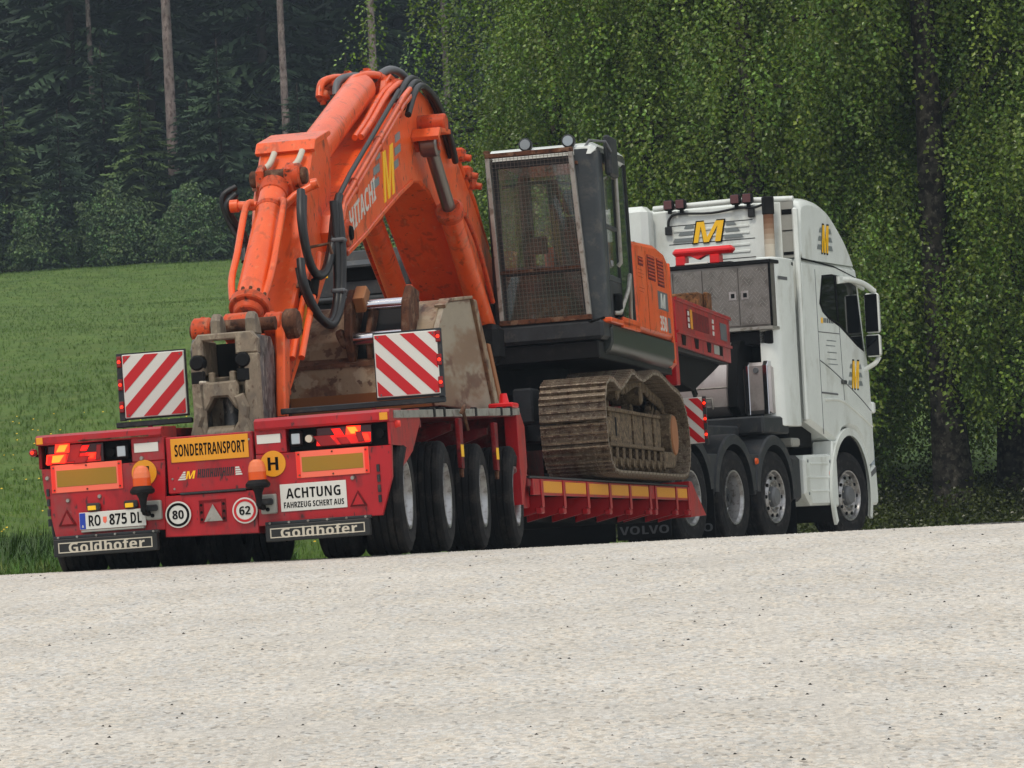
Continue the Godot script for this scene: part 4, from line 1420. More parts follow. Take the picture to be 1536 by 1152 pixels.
func warning_boards(t: Node3D) -> void:
	var lb := stripes(t, "warning_board", -0.641, 1.345, -0.9, 0.462, 0.458, -1.0, M.signwhite, M.signred, 9)
	lb.set_meta("label", "left red and white striped warning board")
	var rb := stripes(t, "warning_board", 1.219, 1.346, -0.9, 0.462, 0.45, 1.0, M.signwhite, M.signred, 9)
	rb.set_meta("label", "right red and white striped warning board")
	for s in [[-0.641, -0.893, -1.0], [1.219, 1.455, 1.0]]:
		var c: float = s[0]
		var post := part("board_frame", mb().bb(V(s[1] - 0.022, 1.10, -0.93), V(s[1] + 0.022, 1.585, -0.895), 0.004).bb(V(c - 0.24, 1.105, -0.925), V(c + 0.24, 1.585, -0.909)), M.charcoal, t)
		for y in [1.525, 1.36, 1.2]:
			var l := part("board_lamp", mb().bb(V(s[1] - 0.018, y - 0.04, -0.9), V(s[1] + 0.018, y + 0.04, -0.884), 0.005), M.lensred, post)
			part("lit_spot", mb().cyl(V(s[1], y, -0.885), V(s[1], y, -0.878), 0.013, 0.009, 10), M.lampred, post)
		for q in [[c - 0.2, 1.55], [c + 0.2, 1.55], [c - 0.2, 1.14], [c + 0.2, 1.14]]:
			part("bolt", mb().cyl(V(q[0], q[1], -0.893), V(q[0], q[1], -0.887), 0.007, 0.006, 8), M.graphite, post)
	part("board_rail", mb().bb(V(-0.95, 1.052, -0.95), V(-0.385, 1.092, -0.91), 0.006), M.charcoal, t)
	part("board_rail", mb().bb(V(0.27, 1.058, -0.95), V(1.475, 1.10, -0.91), 0.006), M.charcoal, t)
	for x in [-0.7, 0.95]:
		part("rail_post", mb().bb(V(x - 0.015, 1.0, -0.945), V(x + 0.015, 1.055, -0.915)), M.red_dull, t)


func bed(t: Node3D) -> void:
	var y1 := 0.575
	part("bed_deck", mb().bb(V(-1.27, 0.51, -13.55), V(1.27, y1, -4.87), 0.008), M.red_dull, t)
	part("bed_edge_plate", mb().bb(V(1.1, y1 + 0.002, -13.4), V(1.28, y1 + 0.02, -4.9), 0.003), M.charcoal, t)
	for s in [-1.0, 1.0]:
		part("bed_beam", mb().bb(V(0.62 * s, 0.245, -13.5), V(0.95 * s, 0.505, -4.87), 0.01), M.ink, t)  # beams coloured black to carry the shade under the bed
		part("edge_beam", mb().bb(V(1.255 * s, 0.44, -13.5), V(1.285 * s, 0.572, -5.0), 0.004), M.red, t)
	part("bed_belly", mb().bb(V(-0.61, 0.26, -13.4), V(0.61, 0.32, -4.87), 0.02), M.ink, t)  # belly coloured black for the same under-bed shade
	var zs := [-5.35, -6.35, -7.5, -8.65, -9.75, -10.9, -11.25, -12.55, -13.35]
	var br: MeshInstance3D = null
	for z in zs:
		if br == null:
			br = part("outrigger_bracket", mb().prism(2, P2([0.96, 0.44, 1.286, 0.44, 1.286, 0.36, 1.24, 0.3, 0.96, 0.24]), -0.035, 0.035, 0.005).bb(V(1.235, 0.29, -0.06), V(1.29, 0.34, 0.06), 0.008).bb(V(1.286, 0.34, -0.05), V(1.296, 0.57, 0.05), 0.003), M.red, t)
			br.position.z = z
		else:
			copy_part(br, t, Transform3D(Basis(), V(0, 0, z)))
	for i in zs.size() - 1:
		var a: float = zs[i] - 0.08
		var b: float = zs[i + 1] + 0.08
		if a - b < 0.4:
			continue
		part("yellow_marking", mb().bb(V(1.285, 0.462, b), V(1.2885, 0.556, a)), M.signyellow, t)
	part("bed_nose", mb().prism(0, P2([-13.45, 0.635, -13.62, 0.635, -14.5, 0.29, -13.45, 0.27]), 0.95, 1.29, 0.006), M.red, t)
	part("bed_nose", mb().prism(0, P2([-13.45, 0.635, -13.62, 0.635, -14.5, 0.29, -13.45, 0.27]), -1.29, -0.95, 0.006), M.red, t)
	# what links the axles to the bed
	part("bogie_neck", mb().bb(V(-0.8, 0.3, -5.6), V(0.8, 0.95, -4.86), 0.02).bb(V(0.82, 0.34, -5.25), V(1.2, 0.62, -4.9), 0.01), M.red, t)
	part("hydraulic_ram", mb().cyl(V(0.95, 0.75, -4.9), V(0.95, 0.6, -5.9), 0.06).cyl(V(0.95, 0.6, -5.9), V(0.95, 0.55, -6.2), 0.035), M.red_dull, t)
	part("air_line", mb().tube([V(1.1, 1.0, -4.9), V(1.12, 0.95, -5.1), V(1.05, 0.85, -5.3), V(0.98, 0.88, -5.2), V(0.9, 0.95, -5.0)], 0.014, 6), M.brightred, t)
	# gooseneck with a walled tray over the tractor
	for s in [-1.0, 1.0]:
		part("gooseneck_column", mb().prism(0, P2([-13.15, 0.6, -13.15, 1.9, -13.55, 2.0, -14.0, 1.98, -14.0, 0.6]), 0.3 * s, 0.62 * s, 0.01), M.red_dull, t)
		part("gooseneck_beam", mb().prism(0, P2([-13.3, 1.99, -17.4, 1.97, -17.4, 1.72, -15.5, 1.45, -14.0, 1.4, -13.3, 1.6]), 0.25 * s, 0.55 * s, 0.01), M.black, t)
	part("cross_beam", mb().bb(V(-1.22, 1.80, -13.3), V(1.22, 1.88, -13.1), 0.008), M.red, t)
	part("corner_column", mb().bb(V(1.13, 1.62, -13.62), V(1.25, 2.06, -13.42), 0.008), M.red, t)
	part("corner_column", mb().bb(V(-1.25, 1.62, -13.62), V(-1.13, 2.06, -13.42), 0.008), M.red, t)
	part("tray_floor", mb().bb(V(-1.22, 1.985, -17.5), V(1.22, 2.03, -13.58), 0.004), M.charcoal, t)
	for s in [-1.0, 1.0]:
		var w := part("tray_wall", mb().prism(0, P2([-13.6, 2.03, -13.62, 2.525, -17.6, 2.51, -17.52, 2.0]), 1.22 * s, 1.25 * s, 0.004), M.red, t)
		part("wall_rim", mb().prism(0, P2([-13.6, 2.495, -13.6, 2.53, -17.62, 2.516, -17.62, 2.48]), 1.249 * s, 1.27 * s, 0.003), M.red, w)
		part("wall_rib", mb().prism(0, P2([-13.6, 2.16, -13.6, 2.19, -17.56, 2.19, -17.56, 2.16]), 1.249 * s, 1.272 * s, 0.003), M.red, w)
		if s > 0:
			part("wall_panel", mb().prism(0, P2([-14.35, 2.44, -15.95, 2.43, -15.95, 2.25, -14.35, 2.245]), 1.2495, 1.253), M.red_dull, w)
			part("wall_strip", mb().bb(V(1.2515, 2.245, -14.75), V(1.255, 2.45, -14.6)), M.signyellow, w)
			for q in [[-14.42, 3], [-16.2, 3]]:
				for i in 3:
					part("white_mark", mb().bb(V(1.2515, 2.25 + 0.065 * i, q[0] - 0.12), V(1.2545, 2.295 + 0.065 * i, q[0])), M.signwhite, w)
			part("small_plate", mb().bb(V(1.25, 2.23, -17.3), V(1.256, 2.42, -16.8), 0.002), M.graphite, w)
			part("small_plate", mb().bb(V(1.25, 2.05, -16.6), V(1.258, 2.15, -16.2), 0.002), M.bracketgrey, w)
			for z in [-13.9, -14.8, -15.7, -16.6]:
				part("lashing_pocket", mb().prism(0, P2([z, 2.155, z - 0.3, 2.155, z - 0.25, 2.05, z - 0.05, 2.05]), 1.2495, 1.255), M.ink, w)
	part("tray_front_wall", mb().bb(V(-1.22, 2.0, -17.55), V(1.22, 2.5, -17.5), 0.004), M.red, t)
	part("under_tray", mb().prism(0, P2([-13.7, 1.98, -17.3, 1.98, -16.9, 1.9, -15.2, 1.62, -14.2, 1.7]), -1.1, 1.15, 0.01), M.ink, t)
	part("hook", mb().tube([V(1.1, 1.72, -15.3), V(1.12, 1.62, -15.35), V(1.12, 1.57, -15.45), V(1.12, 1.6, -15.55), V(1.1, 1.68, -15.5)], 0.02, 7), M.black, t)
	var fb := stripes(t, "warning_board", 1.33, 1.25, -13.6, 0.3, 0.47, 1.0, M.signwhite, M.signred, 8)
	fb.set_meta("label", "narrow striped warning board before the tractor's wheels")
	var fr := part("board_frame", mb().bb(V(1.462, 1.0, -13.62), V(1.50, 1.49, -13.585), 0.004).bb(V(1.19, 1.01, -13.625), V(1.47, 1.48, -13.609)).bb(V(0.9, 1.2, -13.66), V(1.4, 1.27, -13.626)), M.charcoal, t)
	for y in [1.42, 1.26, 1.10]:
		var l := part("board_lamp", mb().bb(V(1.466, y - 0.045, -13.59), V(1.497, y + 0.045, -13.575), 0.005), M.lensred, fr)
		part("lit_spot", mb().cyl(V(1.481, y, -13.576), V(1.481, y, -13.568), 0.016, 0.012, 10), M.lampred, fr)


const EO := Vector3(0.0, 0.595, -10.2)


func xp(called: String, b: MB, m: Material, parent: Node3D) -> MeshInstance3D:
	return part(called, b.moved(-EO), m, parent)


func smooth_path(p: Array, k: int, closed := false) -> Array:
	var o := []
	var n := p.size()
	for i in (n if closed else n - 1):
		var a: Vector3 = p[(i - 1 + n) % n if closed else maxi(i - 1, 0)]
		var b: Vector3 = p[i]
		var c: Vector3 = p[(i + 1) % n]
		var d: Vector3 = p[(i + 2) % n if closed else mini(i + 2, n - 1)]
		for j in k:
			o.append(b.cubic_interpolate(c, a, d, float(j) / k))
	if not closed:
		o.append(p[n - 1])
	return o


func excavator() -> void:
	var e := thing("excavator", "orange tracked excavator with its boom folded, carried on the red low loader", "excavator", trailer_t * Transform3D(Basis(), EO))
	tracks(e)
	upper(e)
	cab(e)
	boom(e)
	arm(e)


func tracks(e: Node3D) -> void:
	var pts := []
	for q in [[-7.77, 1.1], [-7.80, 1.32], [-7.98, 1.48], [-8.3, 1.51], [-8.7, 1.455], [-9.05, 1.53], [-9.4, 1.615], [-9.7, 1.59], [-10.0, 1.57], [-10.35, 1.615], [-10.7, 1.66], [-11.1, 1.645], [-11.7, 1.56], [-12.2, 1.50], [-12.52, 1.36], [-12.68, 1.15], [-12.68, 0.9], [-12.5, 0.70], [-12.2, 0.625], [-11.2, 0.618], [-10.2, 0.618], [-9.2, 0.618], [-8.3, 0.622], [-8.0, 0.68], [-7.83, 0.84]]:
		pts.append(V(0, q[1], q[0]))
	var fine := smooth_path(pts, 10, true)
	fine.append(fine[0])
	var total := 0.0
	for i in fine.size() - 1:
		total += (fine[i + 1] - fine[i]).length()
	var n := int(total / 0.203)
	var pitch := total / n
	var spots := []
	var want := pitch * 0.5
	var run := 0.0
	for i in fine.size() - 1:
		var l: float = (fine[i + 1] - fine[i]).length()
		while want <= run + l and spots.size() < n:
			var t := (want - run) / l
			spots.append([fine[i].lerp(fine[i + 1], t), (fine[i + 1] - fine[i]).normalized()])
			want += pitch
		run += l
	var shoe := mb().box(V(0, -0.045, 0), V(0.6, 0.022, pitch - 0.02), 0.004)
	for g in [-0.075, 0.0, 0.075]:
		shoe.prism(0, P2([g - 0.014, -0.034, g + 0.014, -0.034, g + 0.007, -0.004, g - 0.007, -0.004]), -0.298, 0.298, 0.003)
	for s in [1.0, -1.0]:
		var cx: float = 1.15 * s
		var tr := Node3D.new()
		tr.name = "track"
		e.add_child(tr, true)
		var first: MeshInstance3D = null
		for q in spots:
			var z: Vector3 = q[1]
			var y: Vector3 = V(0, z.z, -z.y)
			var c: Vector3 = V(0, 1.1, -10.2) - q[0]
			if y.dot(c) > 0.0:
				y = -y
			var t := Transform3D(Basis(y.cross(z), y, z), q[0] + V(cx, 0, 0) - EO)
			if first == null:
				first = part("track_shoe", shoe, M.shoe, tr)
				first.transform = t
			else:
				copy_part(first, tr, t)
		var chain := mb()
		for i in spots.size():
			var a: Vector3 = spots[i][0]
			var b: Vector3 = spots[(i + 1) % spots.size()][0]
			var c0: Vector3 = (V(0, 1.1, -10.2) - (a + b) * 0.5)
			var z := (b - a).normalized()
			var inn := V(0, z.z, -z.y)
			if inn.dot(c0) < 0.0:
				inn = -inn
			for x in [-0.085, 0.085]:
				chain.box((a + b) * 0.5 + inn * 0.11 + V(cx + x, 0, 0), V(0.045, 0.1, pitch * 0.92), 0.012, Basis(V(1, 0, 0), inn, V(1, 0, 0).cross(inn)))
		xp("track_chain", chain, M.trackmud, tr)
		# frame between the chains with its ledges and a cut
		xp("track_frame", mb().prism(0, P2([-8.45, 0.9, -8.35, 1.2, -8.6, 1.27, -11.5, 1.25, -11.65, 1.18, -11.6, 0.9]), cx - 0.2 * s, cx + 0.17 * s, 0.02), M.trackmud, e)
		xp("frame_ledge", mb().bb(V(cx + 0.17 * s, 1.215, -11.5), V(cx + 0.2 * s, 1.245, -8.5), 0.006).bb(V(cx + 0.17 * s, 0.9, -11.55), V(cx + 0.21 * s, 0.935, -8.45), 0.008), M.trackmud, e)
		for z in [-8.6, -9.9, -10.55, -11.1]:
			xp("frame_rib", mb().bb(V(cx + 0.17 * s, 0.936, z - 0.03), V(cx + 0.19 * s, 1.214, z + 0.0), 0.004), M.trackmud, e)
		xp("grease_cover", mb().bb(V(cx + 0.172 * s, 1.0, -9.06), V(cx + 0.174 * s, 1.17, -8.98)), M.ink, e)
		var rl: MeshInstance3D = null
		for i in 9:
			var z := -8.55 - 0.36 * i
			if rl == null:
				rl = xp("bottom_roller", mb().cyl(V(cx - 0.19, 0.76, 0), V(cx + 0.19, 0.76, 0), 0.075, 0.075, 14, true, 0.015).cyl(V(cx - 0.22, 0.76, 0), V(cx + 0.22, 0.76, 0), 0.045, 0.045, 10).bb(V(cx + 0.15 * s, 0.76, -0.055), V(cx + 0.195 * s, 0.9, 0.055), 0.01), M.trackmud, e)
				rl.position.z += z
			else:
				copy_part(rl, e, Transform3D(Basis(), V(0, 0, z)))
		for z in [-9.4, -10.75]:
			xp("carrier_roller", mb().cyl(V(cx - 0.15, 1.42, z), V(cx + 0.15, 1.42, z), 0.085, 0.085, 14, true, 0.015).bb(V(cx - 0.05, 1.2, z - 0.05), V(cx + 0.05, 1.42, z + 0.05), 0.01), M.trackmud, e)
		xp("idler_wheel", mb().lathe([Vector2(0.1, -0.1), Vector2(0.24, -0.05), Vector2(0.34, -0.06), Vector2(0.36, -0.03), Vector2(0.36, 0.03), Vector2(0.34, 0.06), Vector2(0.24, 0.05), Vector2(0.1, 0.1), Vector2(0, 0.1)], V(cx, 1.07, -8.22), Vector3.RIGHT, 28).cyl(V(cx - 0.22, 1.07, -8.22), V(cx + 0.22, 1.07, -8.22), 0.07, 0.07, 12).bb(V(cx + 0.16 * s, 0.98, -8.6), V(cx + 0.215 * s, 1.16, -8.1), 0.02), M.trackmud, e)
		var sp := xp("drive_sprocket", mb().cyl(V(cx - 0.04, 1.07, -12.2), V(cx + 0.04, 1.07, -12.2), 0.33, 0.33, 28), M.trackmud, e)
		var teeth := mb()
		for i in 20:
			var a := TAU * i / 20
			teeth.box(V(cx, 1.07 + cos(a) * 0.35, -12.2 + sin(a) * 0.35), V(0.06, 0.07, 0.05), 0.012, Basis(Vector3.RIGHT, a))
		xp("sprocket_teeth", teeth, M.trackmud, sp)
		xp("travel_motor", mb().lathe([Vector2(0.27, -0.1), Vector2(0.27, 0.06), Vector2(0.22, 0.09), Vector2(0.21, 0.2), Vector2(0.19, 0.215)], V(cx, 1.07, -12.2), V(s, 0, 0), 28), M.trackmud, e)
		xp("motor_cover", mb().lathe([Vector2(0.2, 0.21), Vector2(0.19, 0.225), Vector2(0.06, 0.235), Vector2(0, 0.235)], V(cx, 1.07, -12.2), V(s, 0, 0), 28), M.motor, e)
		xp("track_guide", mb().prism(0, P2([-11.5, 0.74, -12.1, 0.74, -12.3, 0.82, -12.3, 0.9, -11.5, 0.9]), cx + 0.13 * s, cx + 0.21 * s, 0.01), M.trackmud, e)
	xp("centre_frame", mb().prism(0, P2([-8.9, 1.0, -9.2, 1.45, -11.2, 1.45, -11.5, 1.0]), -0.5, 0.5, 0.02), M.black, e)
	for s in [-1.0, 1.0]:
		for z in [-9.3, -11.1]:
			xp("frame_arm", mb().prism(2, P2([0.4 * s, 1.0, 0.4 * s, 1.45, 0.7 * s, 1.4, 0.97 * s, 1.24, 0.97 * s, 0.98]), z - 0.25, z + 0.25, 0.02), M.charcoal, e)
	xp("step_box", mb().bb(V(0.5, 1.15, -8.85), V(0.68, 1.47, -8.45), 0.02), M.charcoal, e)
	xp("slew_ring", mb().cyl(V(0, 1.45, -10.2), V(0, 1.7, -10.2), 0.72, 0.72, 40), M.black, e)


func upper(e: Node3D) -> void:
	xp("platform", mb().bb(V(-1.38, 1.70, -12.9), V(1.28, 1.86, -8.65), 0.01), M.black, e)
	xp("side_skirt", mb().prism(2, P2([0.9, 1.74, 1.26, 1.74, 1.335, 1.78, 1.365, 1.85, 1.365, 2.0, 0.9, 2.0]), -12.62, -8.95, 0.02, Transform3D(), 50.0), M.darkgreen, e)
	xp("side_skirt", mb().prism(2, P2([-1.48, 2.0, -1.48, 1.85, -1.42, 1.78, -1.35, 1.74, -1.0, 1.74, -1.0, 2.0]), -12.62, -8.7, 0.02, Transform3D(), 50.0), M.darkgreen, e)
	# engine hood and counterweight
	var hood := xp("engine_hood", mb().prism(0, P2([-10.48, 2.03, -10.48, 2.88, -11.9, 2.93, -12.35, 2.90, -12.62, 2.8, -12.75, 2.66, -12.68, 2.03]), 0.5, 1.36, 0.04, Transform3D(), 30.0), M.orange, e)
	xp("rear_hood", mb().prism(0, P2([-10.9, 2.03, -10.9, 2.75, -12.3, 2.8, -12.6, 2.7, -12.68, 2.03]), -1.46, 0.499, 0.03), M.charcoal, e)
	var cwp := PackedVector2Array()
	cwp.append(Vector2(-1.46, -12.7))
	cwp.append(Vector2(1.33, -12.7))
	for i in 13:
		var x := lerpf(1.30, -1.44, i / 12.0)
		cwp.append(Vector2(x, -13.1 - 0.42 * (1.0 - pow(absf(x + 0.07) / 1.4, 2.0))))
	xp("counterweight", mb().prism(1, cwp, 1.76, 2.78, 0.05, Transform3D(), 30.0), M.orange, e)
	xp("rear_edge_trim", mb().prism(0, P2([-12.6, 1.8, -12.69, 1.8, -12.69, 2.8, -12.63, 2.8]), 1.34, 1.366, 0.004), M.orange, e)
	for v in [[-11.28, -11.72, 2.56, 2.80], [-11.86, -12.26, 2.53, 2.80], [-10.72, -11.0, 2.665, 2.75]]:
		var g := xp("vent_grille", mb().bb(V(1.3601, v[2], v[1]), V(1.364, v[3], v[0])), M.red_dull, e)
		var k := 0
		var y: float = v[2] + 0.02
		while y < v[3] - 0.01:
			xp("slat", mb().prism(2, P2([1.364, y, 1.364, y + 0.018, 1.372, y + 0.003]), v[1] + 0.01, v[0] - 0.01), M.orange_worn, g)
			y += 0.033
	for z in [-11.45, -11.75, -12.05, -12.35]:
		xp("hood_louvre", mb().prism(2, P2([1.2, 2.9, 1.3, 2.87, 1.34, 2.82, 1.34, 2.86, 1.3, 2.91, 1.2, 2.94]), z - 0.06, z + 0.06, 0.004), M.orange, hood)
	xp("hood_seam", mb().bb(V(1.3598, 2.05, -11.19), V(1.3612, 2.83, -11.18)), M.ink, hood)
	lettering("350", V(1.361, 2.165, -12.05) - EO, 0.42, 0.15, M.offwhite, hood, V(0, 0, -1), Vector3.UP)
	xp("model_mark", mb().bb(V(1.3601, 2.09, -12.5), V(1.3615, 2.24, -12.34)), M.graphite, hood)
	xp("badge_square", mb().bb(V(1.3601, 2.30, -12.42), V(1.3612, 2.48, -11.8)), M.graphite, hood)
	lettering("M", V(1.362, 2.39, -12.1) - EO, 0.28, 0.15, M.signwhite, hood, V(0, 0, -1), V(0, 1, -0.3).normalized())
	for i in 5:
		xp("safety_note", mb().bb(V(1.3601, 2.62 - 0.035 * i - (0.07 if i > 2 else 0.0), -10.95 - 0.06 * (i % 2)), V(1.3608, 2.628 - 0.035 * i - (0.07 if i > 2 else 0.0), -10.68)), M.orange_worn, hood)
	xp("orange_step", mb().bb(V(1.1, 2.02, -10.35), V(1.40, 2.065, -8.75), 0.01).bb(V(1.37, 2.0, -10.35), V(1.40, 2.10, -9.4), 0.006), M.orange, e)
	# tank and tool box on the far side, grey front with a dark slot
	var tank := xp("fuel_tank", mb().prism(0, P2([-9.0, 2.02, -9.0, 2.74, -9.1, 2.88, -9.25, 2.9, -10.9, 2.9, -10.9, 2.02]), -1.46, -0.47, 0.04, Transform3D(), 40.0), M.charcoal, e)
	xp("tank_slot", mb().bb(V(-1.09, 2.60, -9.0), V(-0.77, 2.755, -8.985), 0.01), M.ink, tank)
	xp("slot_visor", mb().prism(0, P2([-8.99, 2.79, -8.9, 2.74, -8.9, 2.72, -8.99, 2.75]), -1.13, -0.74, 0.004), M.slate, tank)
	xp("tank_seam", mb().bb(V(-1.46, 2.455, -9.002), V(-0.47, 2.475, -8.994)), M.ink, tank)
	xp("tank_ledge", mb().bb(V(-1.42, 2.41, -9.0), V(-0.9, 2.46, -8.86), 0.02).bb(V(-0.9, 2.38, -9.0), V(-0.48, 2.45, -8.88), 0.02), M.slate, tank)
	xp("yellow_marking", mb().bb(V(-1.15, 2.65, -9.0), V(-1.115, 2.76, -8.994)), M.yellow, tank)
	xp("yellow_marking", mb().bb(V(-1.29, 2.65, -9.0), V(-1.255, 2.76, -8.994)), M.yellow, tank)
	xp("tank_rail", mb().tube([V(-0.5, 2.5, -8.96), V(-0.5, 2.78, -8.96), V(-0.53, 2.84, -9.0), V(-0.53, 2.86, -9.4)], 0.022, 7), M.slate, tank)
	xp("front_cover", mb().prism(0, P2([-8.75, 1.87, -8.75, 2.25, -9.3, 2.34, -9.9, 2.34, -9.9, 1.87]), -0.46, 0.33, 0.02), M.black, e)
	for x in [-0.28, 0.23]:
		xp("boom_foot_bracket", mb().prism(0, P2([-9.0, 1.87, -9.2, 2.35, -9.5, 2.35, -9.8, 1.87]), x, x + 0.07, 0.01), M.orange, e)
	for x in [-0.47, -0.03]:
		xp("ram_foot", mb().tube(smooth_path([V(x - 0.1, 2.36, -8.7), V(x - 0.06, 2.45, -8.65), V(x + 0.08, 2.46, -8.65), V(x + 0.14, 2.37, -8.65)], 5), 0.035, 8), M.orange, e)


func cab(e: Node3D) -> void:
	var zf := -8.72
	var zb := -10.42
	var shell := xp("cab_floor", mb().bb(V(0.33, 1.87, zb), V(1.34, 2.05, zf + 0.12), 0.03), M.charcoal, e)
	xp("cab_roof", mb().prism(0, P2([zf - 0.0, 3.55, zf - 0.02, 3.62, zf - 0.15, 3.665, zb + 0.1, 3.7, zb, 3.66, zb, 3.55]), 0.34, 1.355, 0.04, Transform3D(), 40.0), M.white, e)
	# posts and panels of the shell
	xp("corner_pillar", mb().prism(1, P2([1.17, -8.70, 1.27, -8.715, 1.335, -8.77, 1.36, -8.86, 1.36, -9.0, 1.30, -9.0, 1.29, -8.83, 1.17, -8.76]), 2.05, 3.60, 0.004, Transform3D(), 50.0), M.slate, e)
	xp("corner_pillar", mb().bb(V(0.34, 2.05, zf - 0.08), V(0.42, 3.58, zf), 0.01), M.charcoal, e)
	xp("rear_pillar", mb().bb(V(1.26, 2.05, zb), V(1.358, 3.6, zb + 0.14), 0.02), M.black, e)
	xp("rear_pillar", mb().bb(V(0.34, 2.05, zb), V(0.44, 3.6, zb + 0.14), 0.02), M.black, e)
	xp("middle_pillar", mb().bb(V(1.31, 2.05, -9.72), V(1.356, 3.58, -9.62), 0.01), M.black, e)
	xp("rear_panel", mb().bb(V(0.44, 2.05, zb), V(1.26, 2.65, zb + 0.05), 0.01), M.charcoal, e)
	xp("left_panel", mb().bb(V(0.34, 2.05, zb + 0.14), V(0.38, 2.5, zf - 0.08), 0.01), M.charcoal, e)
	var door := xp("door_panel", mb().bb(V(1.32, 2.06, -9.62), V(1.362, 2.42, -9.0), 0.01), M.charcoal, e)
	xp("door_frame", mb().bb(V(1.325, 2.42, -9.045), V(1.364, 3.58, -9.0), 0.006).bb(V(1.325, 3.5, -9.62), V(1.364, 3.58, -9.045), 0.006).bb(V(1.325, 2.42, -9.62), V(1.362, 2.47, -9.045), 0.006).bb(V(1.325, 2.9, -9.62), V(1.362, 2.935, -9.045), 0.004), M.slate, door)
	xp("door_pane", mb().bb(V(1.34, 2.47, -9.62), V(1.346, 3.5, -9.045)), M.pane, door)
	xp("door_latch", mb().bb(V(1.364, 2.55, -9.18), V(1.385, 2.6, -9.08), 0.006), M.alloy, door)
	xp("side_pane", mb().bb(V(1.34, 2.05, zb + 0.14), V(1.346, 3.55, -9.72)), M.pane, e)
	xp("rear_pane", mb().bb(V(0.44, 2.65, zb + 0.02), V(1.26, 3.55, zb + 0.026)), M.pane, e)
	xp("left_pane", mb().bb(V(0.355, 2.5, zb + 0.14), V(0.361, 3.55, zf - 0.08)), M.pane, e)
	xp("windscreen_frame", mb().bb(V(0.42, 3.48, zf - 0.03), V(1.18, 3.56, zf - 0.005), 0.006).bb(V(0.42, 2.50, zf - 0.03), V(1.18, 2.56, zf - 0.005), 0.006).bb(V(0.42, 2.05, zf - 0.03), V(1.18, 2.1, zf - 0.005), 0.006).bb(V(0.42, 2.1, zf - 0.03), V(0.455, 3.48, zf - 0.005), 0.006).bb(V(1.15, 2.1, zf - 0.03), V(1.18, 3.48, zf - 0.005), 0.006), M.charcoal, e)
	xp("windscreen", mb().bb(V(0.455, 2.56, zf - 0.02), V(1.15, 3.48, zf - 0.014)), M.pane, e)
	xp("lower_windscreen", mb().bb(V(0.455, 2.1, zf - 0.02), V(1.15, 2.5, zf - 0.014)), M.pane, e)
	# inside
	var seat := xp("operator_seat", mb().bb(V(0.72, 2.35, -9.85), V(1.2, 2.5, -9.35), 0.04).prism(0, P2([-9.8, 2.5, -9.72, 2.5, -9.85, 3.1, -9.97, 3.1]), 0.72, 1.2, 0.03), M.seatcloth, e)
	xp("headrest", mb().box(V(0.97, 3.24, -9.92), V(0.3, 0.24, 0.1), 0.04), M.seatcloth, seat)
	xp("seat_base", mb().bb(V(0.8, 2.05, -9.8), V(1.12, 2.36, -9.4), 0.02), M.interior, seat)
	xp("console", mb().bb(V(0.5, 2.05, -9.9), V(0.68, 2.62, -9.2), 0.03).bb(V(1.2, 2.05, -9.8), V(1.3, 2.6, -9.3), 0.02), M.interior, e)
	xp("control_lever", mb().tube([V(0.58, 2.6, -9.3), V(0.58, 2.72, -9.25), V(0.6, 2.8, -9.22)], 0.016, 6), M.ink, e)
	xp("control_lever", mb().tube([V(1.1, 2.4, -9.15), V(1.08, 2.6, -9.1), V(1.02, 2.75, -9.05)], 0.014, 6), M.ink, e)
	xp("monitor_panel", mb().bb(V(0.62, 2.7, -9.0), V(0.82, 2.86, -8.94), 0.012), M.interior, e)
	xp("pedal_box", mb().bb(V(0.6, 2.05, -9.1), V(1.0, 2.3, -8.9), 0.03), M.rust, e)
	xp("added_dark_panel", mb().bb(V(0.47, 2.06, -8.98), V(1.13, 2.46, -8.94), 0.01), M.interior, e)  # added panel that darkens the lower cab interior
	xp("hand_rail", mb().tube([V(0.47, 3.32, -8.8), V(0.8, 3.34, -8.82), V(1.14, 3.3, -8.8)], 0.016, 6), M.interior, e)
	xp("inner_post", mb().prism(2, P2([0.66, 2.5, 0.74, 2.5, 0.71, 3.5, 0.6, 3.5]), -10.36, -10.30), M.interior, e)
	# guard of rusty bars and wire before the windscreen
	var g := xp("front_guard", mb().prism(2, P2([0.365, 3.615, 1.17, 3.615, 1.17, 3.575, 0.365, 3.575]), -8.68, -8.60, 0.004).prism(2, P2([0.40, 2.05, 1.237, 2.05, 1.237, 2.095, 0.40, 2.095]), -8.68, -8.60, 0.004), M.rust, e)
	xp("guard_bar", mb().prism(2, P2([0.365, 3.574, 0.40, 2.096, 0.44, 2.096, 0.405, 3.574]), -8.67, -8.602, 0.004), M.zinc, g)
	xp("guard_bar", mb().prism(2, P2([1.128, 3.574, 1.195, 2.096, 1.237, 2.096, 1.17, 3.574]), -8.67, -8.602, 0.004), M.zinc, g)
	xp("guard_bar", mb().prism(2, P2([0.43, 2.515, 1.205, 2.515, 1.205, 2.545, 0.43, 2.545]), -8.66, -8.625, 0.003), M.rust, g)
	var wires := mb()
	for i in 21:
		var u := (i + 0.5) / 21.0
		wires.prism(2, P2([lerpf(0.405, 1.128, u) - 0.0016, 3.58, lerpf(0.44, 1.195, u) - 0.0016, 2.09, lerpf(0.44, 1.195, u) + 0.0016, 2.09, lerpf(0.405, 1.128, u) + 0.0016, 3.58]), -8.618, -8.613)
	for i in 40:
		var t := (i + 0.5) / 40.0
		var y := lerpf(2.096, 3.575, t)
		wires.bb(V(lerpf(0.435, 0.40, t), y - 0.0016, -8.6125), V(lerpf(1.2, 1.132, t), y + 0.0016, -8.6075))
	xp("wire_mesh", wires, M.wire, g).set_meta("kind", "stuff")
